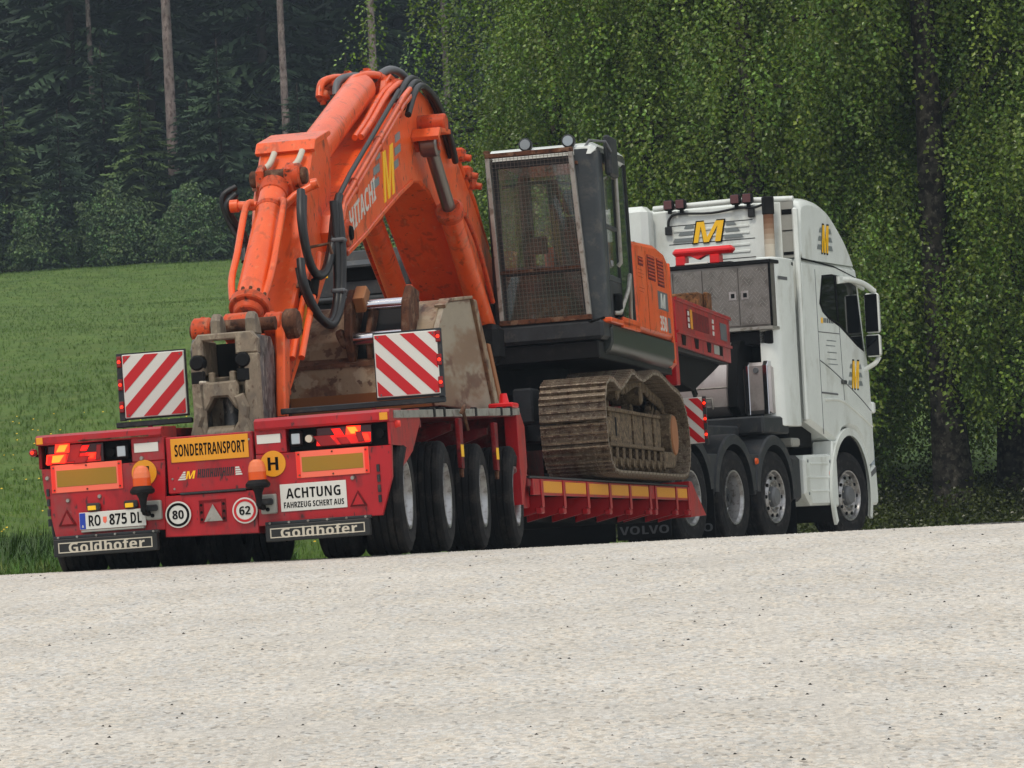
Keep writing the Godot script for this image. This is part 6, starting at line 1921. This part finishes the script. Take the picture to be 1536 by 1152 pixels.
func truck() -> void:
	var k := thing("tractor_unit", "white heavy four axle tractor truck with yellow initials pulling the red low loader", "truck", Transform3D(Basis(Vector3.UP, deg_to_rad(-23.0)), V(2.843, 0, -48.488)))
	# cab
	var lower := P2([1.44, 1.39, 1.40, 3.30, -0.665, 3.30, -0.74, 3.1, -0.86, 2.45, -1.0, 2.02, -1.03, 1.4, -1.02, 0.92, -0.80, 0.84, -0.735, 0.86, -0.68, 1.04, -0.55, 1.2, -0.35, 1.31, -0.05, 1.345, 0.2, 1.29, 0.40, 1.12, 0.56, 1.18])
	var c := part("cab", mb().prism(0, lower, -1.25, 1.25, 0.05, Transform3D(), 28.0), M.white, k)
	var roofp := PackedVector2Array()
	var rp2 := []
	for q in [[1.38, 3.306], [1.37, 3.7], [1.33, 3.96], [1.2, 4.03], [0.95, 4.05], [0.68, 4.035], [0.4, 3.985], [0.18, 3.91], [-0.1, 3.76], [-0.35, 3.6], [-0.53, 3.44], [-0.655, 3.306]]:
		rp2.append(V(0, q[1], q[0]))
	for q in smooth_path(rp2, 3):
		roofp.append(Vector2(q.z, q.y))
	part("roof_fairing", mb().pillow(roofp, 3.306, [[1.06, 0.0, 0.0], [1.15, 0.008, 0.014], [1.205, 0.025, 0.045], [1.235, 0.05, 0.09], [1.245, 0.07, 0.13]]), M.white, k)
	part("roof_seam", mb().prism(0, P2([1.38, 3.296, 1.38, 3.314, 0.2, 3.275, -0.66, 3.17, -0.66, 3.158, 0.2, 3.258]), 1.244, 1.2515), M.ink, c)
	var bump := part("bumper", mb().prism(0, P2([-0.76, 0.40, -0.74, 0.80, -1.03, 0.90, -1.06, 0.5, -1.03, 0.40]), -1.25, 1.255, 0.03), M.white, k)
	part("bumper_inset", mb().prism(0, P2([-0.80, 0.74, -0.80, 0.80, -1.0, 0.87, -1.0, 0.80]), 1.254, 1.259), M.graphite, bump)
	part("front_grille", mb().bb(V(-0.9, 0.9, -1.055), V(0.9, 1.7, -1.03), 0.01), M.ink, k)
	part("windscreen", mb().prism(0, P2([-0.745, 3.05, -0.765, 3.05, -0.985, 2.12, -0.965, 2.1]), -1.05, 1.05, 0.002), M.darkpane, k)
	part("headlamp", mb().bb(V(0.95, 0.85, -1.07), V(1.235, 1.2, -0.99), 0.03), M.lensclear, k)
	part("indicator_pod", mb().bb(V(1.225, 1.52, -1.06), V(1.28, 1.66, -0.96), 0.02), M.white, k)
	# arch lip and the dark well behind it
	part("arch_lip", mb().lathe([Vector2(0.68, 0.0), Vector2(0.77, 0.0), Vector2(0.77, 0.035), Vector2(0.68, 0.035)], V(1.24, 0.56, 0.0), Vector3.RIGHT, 28, deg_to_rad(-30), deg_to_rad(205)), M.white, c)
	part("wheel_well", mb().lathe([Vector2(0.66, 0.0), Vector2(0.69, 0.0), Vector2(0.69, 0.6), Vector2(0.66, 0.6)], V(0.64, 0.56, 0.0), Vector3.RIGHT, 24, deg_to_rad(-30), deg_to_rad(205)), M.black, k)
	part("front_mudguard", mb().prism(0, P2([0.44, 1.17, 0.63, 1.17, 0.66, 1.02, 0.66, 0.39, 0.50, 0.39, 0.50, 1.0]), 1.0, 1.262, 0.02), M.white, k)
	# window, door seams
	var win := P2([0.66, 3.14, 0.285, 3.17, -0.27, 3.15, -0.62, 3.08, -0.80, 2.27, -0.55, 2.33, 0.07, 2.54, 0.50, 2.63, 0.70, 2.70, 0.80, 2.80])
	var rim := part("window_seal", mb().prism(0, win, 1.249, 1.254, 0.001), M.ink, k)
	var win2 := P2([0.64, 3.12, 0.285, 3.15, -0.26, 3.13, -0.60, 3.06, -0.765, 2.31, -0.53, 2.36, 0.07, 2.57, 0.49, 2.66, 0.68, 2.73, 0.77, 2.81])
	part("side_window", mb().prism(0, win2, 1.254, 1.258, 0.001), M.darkpane, rim)
	part("window_divider", mb().prism(0, P2([0.22, 3.145, 0.16, 3.145, 0.12, 2.60, 0.18, 2.62]), 1.258, 1.262), M.ink, rim)
	var seam := mb()
	seam.tube([V(1.25, 3.2, 0.9), V(1.25, 1.25, 0.9)], 0.006, 5)
	seam.tube([V(1.25, 2.46, 0.88), V(1.25, 2.46, 0.12)], 0.006, 5)
	seam.tube([V(1.25, 2.56, 0.10), V(1.25, 1.62, 0.05)], 0.006, 5)
	seam.tube(smooth_path([V(1.25, 2.12, 0.88), V(1.25, 2.0, 0.4), V(1.25, 1.72, -0.5), V(1.25, 1.55, -0.95)], 6), 0.008, 5)
	seam.tube(smooth_path([V(1.25, 1.74, 0.88), V(1.25, 1.73, 0.3)], 2), 0.012, 5)
	part("door_seam", seam, M.graphite, c)
	part("door_crease", mb().tube(smooth_path([V(1.249, 1.66, 0.8), V(1.249, 1.66, 0.2), V(1.249, 1.55, -0.3), V(1.249, 1.36, -0.95)], 6), 0.022, 6), M.white, c)
	part("door_handle", mb().box(V(1.262, 1.88, 0.06), V(0.02, 0.05, 0.18), 0.008), M.slate, c)
	part("cab_rear_edge", mb().bb(V(1.2, 1.4, 1.40), V(1.262, 3.90, 1.49), 0.02), M.white, c)
	for q in [[2.36, 0.60], [2.3, 0.64], [2.22, 0.6], [2.14, 0.62], [2.08, 0.58]]:
		part("small_print", mb().bb(V(1.25, q[0], q[1] - 0.35), V(1.2512, q[0] + 0.012, q[1])), M.logogrey, c)
	initial(c, V(1.251, 3.58, 0.45), V(0, 0, -1), 0.22, 0.34, 0.30)
	initial(c, V(1.251, 1.98, -0.42), V(0, 0, -1), 0.24, 0.34, 0.26)
	lettering("M", V(1.2515, 2.6, 0.74), 0.07, 0.07, M.yellow, c, V(0, 0, -1), Vector3.UP)
	for i in 6:
		part("worn_letter", mb().prism(0, P2([0.68 - 0.065 * i, 2.575, 0.64 - 0.065 * i, 2.575, 0.63 - 0.065 * i, 2.63, 0.67 - 0.065 * i, 2.63]), 1.25, 1.2515), M.charcoal, c)
	# back wall of the cab
	var wall := part("rear_wall", mb().bb(V(-1.15, 1.5, 1.40), V(1.05, 3.98, 1.44), 0.01), M.white, k)
	for q in [[3.80, -0.36, 0.70], [3.58, -0.36, 0.72], [3.36, 0.2, 0.72]]:
		part("wall_groove", mb().bb(V(q[1], q[0], 1.44), V(q[2], q[0] + 0.009, 1.443)), M.ink, wall)
	for q in [3.74, 3.66, 3.52, 3.44]:
		part("pressed_rib", mb().box(V(0.18, q, 1.445), V(0.95, 0.03, 0.014), 0.005), M.white, wall)
	initial(wall, V(0.15, 3.705, 1.4535), Vector3.RIGHT, 0.34, 0.25, 0.52)
	part("roof_edge_bar", mb().tube([V(-0.55, 4.03, 1.40), V(0.5, 4.04, 1.42), V(1.2, 4.01, 1.40)], 0.035, 8), M.white, k)
	for x in [-0.24, 0.6]:
		for d in [-0.075, 0.075]:
			var l := part("work_lamp", mb().box(V(x + d, 4.05, 1.50), V(0.13, 0.13, 0.09), 0.025).bb(V(x + d - 0.02, 3.95, 1.46), V(x + d + 0.02, 3.99, 1.5)), M.black, k)
			part("lens", mb().box(V(x + d, 4.05, 1.548), V(0.10, 0.10, 0.012), 0.005), M.workpink, l)
	part("lamp_cable", mb().tube(smooth_path([V(-0.35, 3.78, 1.47), V(-0.33, 3.88, 1.48), V(-0.22, 3.94, 1.48), V(0.2, 3.92, 1.47), V(0.55, 3.95, 1.48), V(0.75, 3.94, 1.48), V(0.95, 4.0, 1.5)], 5), 0.016, 6).bb(V(-0.39, 3.70, 1.445), V(-0.31, 3.80, 1.49), 0.008).bb(V(0.66, 3.83, 1.445), V(0.74, 3.93, 1.49), 0.008), M.hose, k)
	part("side_fairing", mb().bb(V(-1.25, 3.2, 1.445), V(-0.52, 4.05, 1.75), 0.07), M.white, k)
	part("fairing_latch", mb().bb(V(-0.80, 3.62, 1.75), V(-0.68, 3.64, 1.756)).bb(V(-0.75, 3.48, 1.75), V(-0.73, 3.62, 1.756)), M.graphite, k)
	part("side_louvre", mb().bb(V(1.05, 3.32, 1.40), V(1.2, 3.98, 1.43)), M.bracketgrey, k)
	for y in [3.86, 3.64, 3.36]:
		part("louvre_slot", mb().bb(V(1.06, y - (0.03 if y > 3.8 else 0.005), 1.43), V(1.2, y + (0.03 if y != 3.64 else 0.006), 1.436)), M.ink, k)
	# exhaust with a scorched top
	var ex := part("exhaust_pipe", mb().cyl(V(0.955, 3.28, 1.62), V(0.955, 3.93, 1.60), 0.062, 0.062, 18), M.cream, k)
	for i in 7:
		var y := 3.42 + 0.06 * i
		var sc := plain("scorch", Color(0.76, 0.73, 0.66).lerp(Color(0.40, 0.24, 0.13), i / 6.0), 0.6)
		part("scorched_band", mb().cyl(V(0.955, y, 1.62 - (y - 3.28) * 0.03), V(0.955, y + 0.0598, 1.62 - (y - 3.22) * 0.03), 0.0626, 0.0626, 18), sc, ex)
	part("sooty_outlet", mb().cyl(V(0.955, 3.83, 1.603), V(0.955, 4.04, 1.60), 0.072, 0.074, 18, true, 0.01), M.black, ex)
	part("small_beacon", mb().cyl(V(0.93, 3.245, 1.75), V(0.93, 3.29, 1.75), 0.035, 0.028, 12), M.amberlens, k)
	# right hand mirror on two arms
	var mi := part("mirror_arm", mb().tube(smooth_path([V(1.22, 3.11, 0.12), V(1.30, 3.12, -0.2), V(1.35, 3.09, -0.6), V(1.41, 3.0, -0.84)], 5), 0.036, 9).tube(smooth_path([V(1.42, 2.2, -0.87), V(1.37, 2.12, -0.84), V(1.24, 2.05, -0.8)], 4), 0.03, 9).prism(0, P2([0.12, 3.06, 0.12, 3.15, -0.4, 3.17, -0.86, 3.08, -0.86, 3.02, -0.4, 3.10]), 1.24, 1.29, 0.01), M.white, k)
	part("mirror_shell", mb().prism(1, P2([1.29, -0.80, 1.29, -0.87, 1.34, -0.93, 1.42, -0.94, 1.46, -0.89, 1.475, -0.80, 1.45, -0.795]), 2.49, 2.98, 0.025, Transform3D(), 40.0).prism(1, P2([1.28, -0.80, 1.28, -0.87, 1.34, -0.92, 1.42, -0.93, 1.455, -0.89, 1.47, -0.80, 1.45, -0.795]), 2.2, 2.475, 0.025, Transform3D(), 40.0), M.white, mi)
	part("mirror_glass", mb().bb(V(1.295, 2.505, -0.80), V(1.455, 2.965, -0.786), 0.004), M.mirrorglass, mi)
	part("mirror_glass", mb().bb(V(1.285, 2.215, -0.80), V(1.45, 2.46, -0.786), 0.004), M.mirrorglass, mi)
	# equipment tower behind the cab
	var lk := part("equipment_locker", mb().bb(V(-1.22, 2.48, 1.72), V(1.24, 3.2, 2.48), 0.006), M.lockermetal, k)
	var edges := [[-0.82, -0.38], [-0.37, 0.05], [0.06, 0.41], [0.42, 0.85], [0.86, 1.225]]
	for e in edges:
		var d := part("locker_door", mb().bb(V(e[0], 2.5, 2.48), V(e[1], 3.17, 2.495), 0.003), M.lockermetal, k)
		var lz := mb()
		var i := 0
		var y := 2.535
		while y < 3.15:
			var x: float = e[0] + 0.03 + (0.025 if i % 2 else 0.0)
			while x < e[1] - 0.02:
				var t := 0.018 if (i + int(x * 20.0)) % 2 else -0.018
				lz.prism(2, P2([x - 0.018, y - t, x - 0.004, y - t * 0.2 + 0.006, x + 0.018, y + t, x + 0.004, y + t * 0.2 - 0.006]), 2.494, 2.4985)
				x += 0.05
			y += 0.03
			i += 1
		part("tread_lozenges", lz, M.zinc, d).set_meta("kind", "stuff")
	for x in [0.78, 0.93]:
		var ha := part("locker_latch", mb().bb(V(x - 0.045, 2.80, 2.496), V(x + 0.045, 2.90, 2.503), 0.003), M.tankmetal, lk)
		part("latch_bowl", mb().bb(V(x - 0.02, 2.825, 2.503), V(x + 0.025, 2.875, 2.506), 0.002), M.ink, lk)
	part("locker_top_edge", mb().bb(V(-1.24, 3.2, 1.7), V(1.26, 3.245, 2.51), 0.006), M.black, k)
	part("locker_corner", mb().bb(V(1.226, 2.48, 2.482), V(1.25, 3.2, 2.505), 0.003), M.ink, lk)
	part("locker_sill", mb().bb(V(-1.22, 2.44, 1.72), V(1.25, 2.478, 2.52), 0.004), M.zinc, lk)
	part("tower_frame", mb().bb(V(-1.15, 1.45, 1.75), V(1.15, 2.44, 2.0), 0.01).bb(V(0.6, 2.28, 2.0), V(1.2, 2.435, 2.4), 0.01), M.black, k)
	# smooth white cover at the tower's right side
	part("tower_cover", mb().prism(1, P2([1.05, 1.70, 1.255, 1.70, 1.262, 1.8, 1.262, 2.2, 1.24, 2.32, 1.19, 2.38, 1.10, 2.40, 1.05, 2.40]), 1.33, 3.28, 0.012, Transform3D(), 50.0), M.white, k)
	part("cover_plate", mb().bb(V(1.262, 3.02, 1.95), V(1.264, 3.06, 2.26)), M.graphite, k)
	part("cover_fastener", mb().bb(V(1.2, 2.5, 2.375), V(1.235, 2.56, 2.40), 0.008), M.white, k)
	part("gap_filler", mb().bb(V(0.9, 1.5, 1.50), V(1.12, 3.2, 1.69)), M.ink, k)
	# metal tanks
	var t1 := part("oil_tank", mb().prism(0, P2([2.15, 1.50, 2.15, 2.25, 2.22, 2.32, 2.5, 2.32, 2.62, 2.2, 2.72, 1.75, 2.72, 1.58, 2.62, 1.48, 2.3, 1.47]), -1.15, 0.74, 0.025, Transform3D(), 45.0), M.tankmetal, k)
	part("tank_band", mb().prism(0, P2([2.14, 1.49, 2.14, 2.26, 2.21, 2.335, 2.51, 2.335, 2.64, 2.21, 2.74, 1.75, 2.74, 1.57, 2.63, 1.465, 2.3, 1.455]), 0.74, 0.86, 0.01, Transform3D(), 45.0), M.ink, t1)
	part("tank_seam", mb().tube([V(-1.0, 1.80, 2.713), V(0.73, 1.80, 2.713)], 0.008, 5), M.zinc, t1)
	part("tank_step", mb().tube([V(0.3, 1.56, 2.73), V(0.3, 1.68, 2.76), V(0.55, 1.68, 2.76), V(0.55, 1.56, 2.73)], 0.012, 6), M.zinc, t1)
	var t2 := part("fuel_tank", mb().prism(2, P2([0.84, 1.48, 0.84, 2.0, 0.90, 2.07, 1.12, 2.07, 1.185, 2.0, 1.185, 1.48]), 2.0, 2.52, 0.04, Transform3D(), 50.0), M.tankmetal, k)
	for x in [0.905, 1.13]:
		part("tank_band", mb().prism(0, P2([1.99, 1.47, 1.99, 2.03, 2.04, 2.083, 2.48, 2.083, 2.535, 2.03, 2.535, 1.47]), x - 0.03, x + 0.03, 0.006), M.chrome, t2)
	part("filler_cap", mb().cyl(V(1.02, 1.98, 2.52), V(1.02, 1.98, 2.54), 0.035, 0.03, 14), M.graphite, t2)
	# frame, deck plates, axles
	for s in [-1.0, 1.0]:
		part("frame_rail", mb().bb(V(0.36 * s, 0.72, -0.7), V(0.46 * s, 1.02, 6.3), 0.01), M.black, k)
	part("deck_plate", mb().bb(V(-1.0, 1.24, 2.1), V(1.24, 1.44, 3.0), 0.02).bb(V(-0.9, 1.12, 3.0), V(0.95, 1.34, 5.0), 0.02), M.charcoal, k)
	part("fifth_wheel", mb().cyl(V(0.2, 1.2, 5.3), V(0.2, 1.28, 5.3), 0.5, 0.48, 28, true, 0.01), M.black, k)
	part("engine_block", mb().bb(V(-0.36, 0.5, -0.5), V(0.36, 1.3, 1.6), 0.03).bb(V(-1.1, 1.1, 0.9), V(1.1, 1.36, 1.75), 0.02), M.ink, k)
	var side := part("side_tank", mb().prism(0, P2([0.62, 1.02, 1.56, 1.0, 1.60, 0.94, 1.60, 0.55, 1.40, 0.41, 0.62, 0.41]), 0.75, 1.235, 0.03, Transform3D(), 0.0), M.white, k)
	for q in [[0.9, 0.76, 1.42], [0.74, 0.7, 1.52], [0.58, 0.76, 1.42]]:
		part("pressed_rib", mb().bb(V(1.234, q[0] - 0.012, q[1]), V(1.244, q[0] + 0.012, q[2]), 0.004), M.white, side)
	for q in [[0.93, 0.7], [0.93, 1.5], [0.5, 0.7], [0.55, 1.5]]:
		part("cover_screw", mb().cyl(V(1.234, q[0], q[1]), V(1.243, q[0], q[1]), 0.02, 0.018, 10), M.logogrey, side)
	part("side_marker", mb().cyl(V(1.235, 0.78, 0.69), V(1.262, 0.78, 0.69), 0.045, 0.036, 14), M.amberlens, side)
	part("air_tank", mb().bb(V(0.7, 0.46, 1.64), V(1.2, 1.0, 1.98), 0.05), M.charcoal, k)
	part("step_plate", mb().bb(V(0.8, 1.1, 1.62), V(1.2, 1.2, 1.9), 0.02), M.bracketgrey, k)
	var spots := [[0.0, 0.0, false], [2.70, 3.0, false], [4.05, 0.0, true], [5.42, 0.0, true]]
	var front: Node3D = null
	var drive: Node3D = null
	for q in spots:
		for s in [1.0, -1.0]:
			var tf := Transform3D(Basis(Vector3.UP, deg_to_rad(-8.0 if q[0] == 0.0 else -q[1]) + (0.0 if s > 0 else PI)), V(1.085 * s, 0.52, q[0]))
			if q[2]:
				if drive == null:
					drive = make_wheel(0.525, 0.31, 0.30, true, k, true)
					drive.transform = tf
				else:
					copy_node(drive, k, tf)
			elif front == null:
				front = make_wheel(0.525, 0.31, 0.30, false, k)
				front.transform = tf
			else:
				copy_node(front, k, tf)
		part("axle", mb().cyl(V(-0.95, 0.52, q[0]), V(0.95, 0.52, q[0]), 0.09, 0.09, 12).box(V(0, 0.52, q[0]), V(0.4, 0.42, 0.42), 0.1), M.black, k)
	for s in [-1.0, 1.0]:
		var x0 := 0.64 if s > 0 else -1.262
		for q in [[2.70, 3, 186], [4.05, 3, 176], [5.42, -12, 174]]:
			part("wheel_guard", mb().lathe([Vector2(0.635, 0.0), Vector2(0.675, 0.0), Vector2(0.675, 0.02), Vector2(0.675, 0.60), Vector2(0.66, 0.622), Vector2(0.56 if s > 0 else 0.62, 0.622), Vector2(0.56 if s > 0 else 0.62, 0.612), Vector2(0.635, 0.60)], V(x0, 0.55, q[0]), Vector3.RIGHT, 24, deg_to_rad(q[1]), deg_to_rad(q[2])), M.charcoal, k)
		for z in [3.37, 4.74]:
			part("guard_bridge", mb().prism(0, P2([z - 0.2, 1.0, z + 0.2, 1.0, z + 0.03, 0.55, z - 0.03, 0.55]), x0 + 0.02, x0 + 0.6, 0.01), M.charcoal, k)
		for z in [4.78, 6.12]:
			var f := part("mud_flap", mb().bb(V(x0, 0.10, z), V(x0 + 0.62, 0.62, z + 0.012), 0.003), M.black, k)
			if s > 0:
				lettering("VOLVO", V(x0 + 0.31, 0.20, z + 0.0135), 0.56, 0.088, M.graphite, f)
	part("shade_sheet", mb().bb(V(-0.63, 0.09, 6.14), V(0.63, 0.7, 6.152), 0.002), M.ink, k)  # added black sheet that stands for the shade between the wheels
	part("shade_sheet", mb().bb(V(-0.63, 0.09, 1.9), V(1.2, 0.5, 1.912), 0.002), M.ink, k)  # second added sheet, black in place of the shade under the frame
	part("side_marker", mb().cyl(V(1.262, 0.92, 3.37), V(1.285, 0.92, 3.37), 0.04, 0.032, 14), M.amberlens, k)
	part("rear_crossbar", mb().bb(V(-1.1, 0.72, 6.28), V(1.1, 0.86, 6.36), 0.02), M.black, k)
	# loose things on the truck and the tray
	var kt := k.transform
	var rb := thing("road_barrier", "red plastic barrier with cut-outs lying on the locker behind the truck cab", "barrier", kt * Transform3D(Basis(), V(0.42, 3.247, 2.40)))
	part("barrier_beam", mb().box(V(0, 0.155, 0), V(0.74, 0.09, 0.16), 0.035), M.brightred, rb)
	for x in [-0.27, 0.15]:
		part("barrier_foot", mb().box(V(x, 0.055, 0), V(0.12, 0.11, 0.14), 0.012), M.brightred, rb)
	part("beam_wedge", mb().prism(2, P2([-0.16, 0.11, -0.06, 0.06, 0.04, 0.11]), -0.05, 0.05, 0.004), M.brightred, rb)
	part("pale_rail", mb().bb(V(-0.2, 0.0, 0.085), V(0.08, 0.022, 0.12), 0.006), M.signwhite, rb)
	part("dark_rubber_pad", mb().bb(V(-0.34, 0.0, -0.08), V(0.34, 0.012, 0.06)), M.ink, rb)
	var wb := thing("timber_block", "brown timber block standing in the red tray of the gooseneck", "timber", trailer_t * Transform3D(Basis(), V(1.0, 2.03, -16.65)))
	for i in 3:
		part("beam", mb().box(V(-0.14, 0.12 + 0.24 * i, 0), V(0.5, 0.23, 0.6), 0.015), M.wood, wb)
	part("upright_plank", mb().box(V(0.14, 0.36, -0.12), V(0.05, 0.73, 0.3), 0.01), M.wood, wb)


# yellow initial with a dark outline and grey bars on both sides
func initial(parent: Node3D, at: Vector3, right: Vector3, w: float, h: float, side: float) -> void:
	var up := (Vector3.UP + right * 0.22).normalized()
	var out := right.cross(Vector3.UP)
	var o := lettering("M", at + out * 0.0, w * 1.10, h * 1.12, M.ink, parent, right, up, bold, 0.004)
	o.name = "initial_outline"
	o = lettering("M", at + out * 0.0035, w, h, M.yellow, parent, right, up, bold, 0.005)
	o.name = "initial"
	for i in 3:
		for s in [-1.0, 1.0]:
			var y := h * (0.34 - 0.30 * i)
			var l := side * (0.34 + 0.2 * i) * 0.55
			var c: Vector3 = at + right * (s * (w * 0.60 + l * 0.5) + y * 0.22) + Vector3.UP * (y - h * 0.04)
			var b := mb()
			var n := out * 0.0015
			var r := right * l * 0.5
			var u := Vector3.UP * h * 0.085
			var sk: Vector3 = right * h * 0.12 * (-s)
			var q := [c - r - u - (sk if s < 0 else V(0, 0, 0)), c + r - u - (sk if s > 0 else V(0, 0, 0)), c + r + u, c - r + u]
			b.quad(q[0] + n, q[1] + n, q[2] + n, q[3] + n, out)
			b.quad(q[0] - n, q[1] - n, q[2] - n, q[3] - n, -out)
			for j in 4:
				b.flat4(q[j] - n, q[(j + 1) % 4] - n, q[(j + 1) % 4] + n, q[j] + n, c)
			part("grey_bar", b, M.logogrey, parent)


func _ready() -> void:
	setup()
	mats()
	land()
	trailer()
	excavator()
	bucket()
	truck()
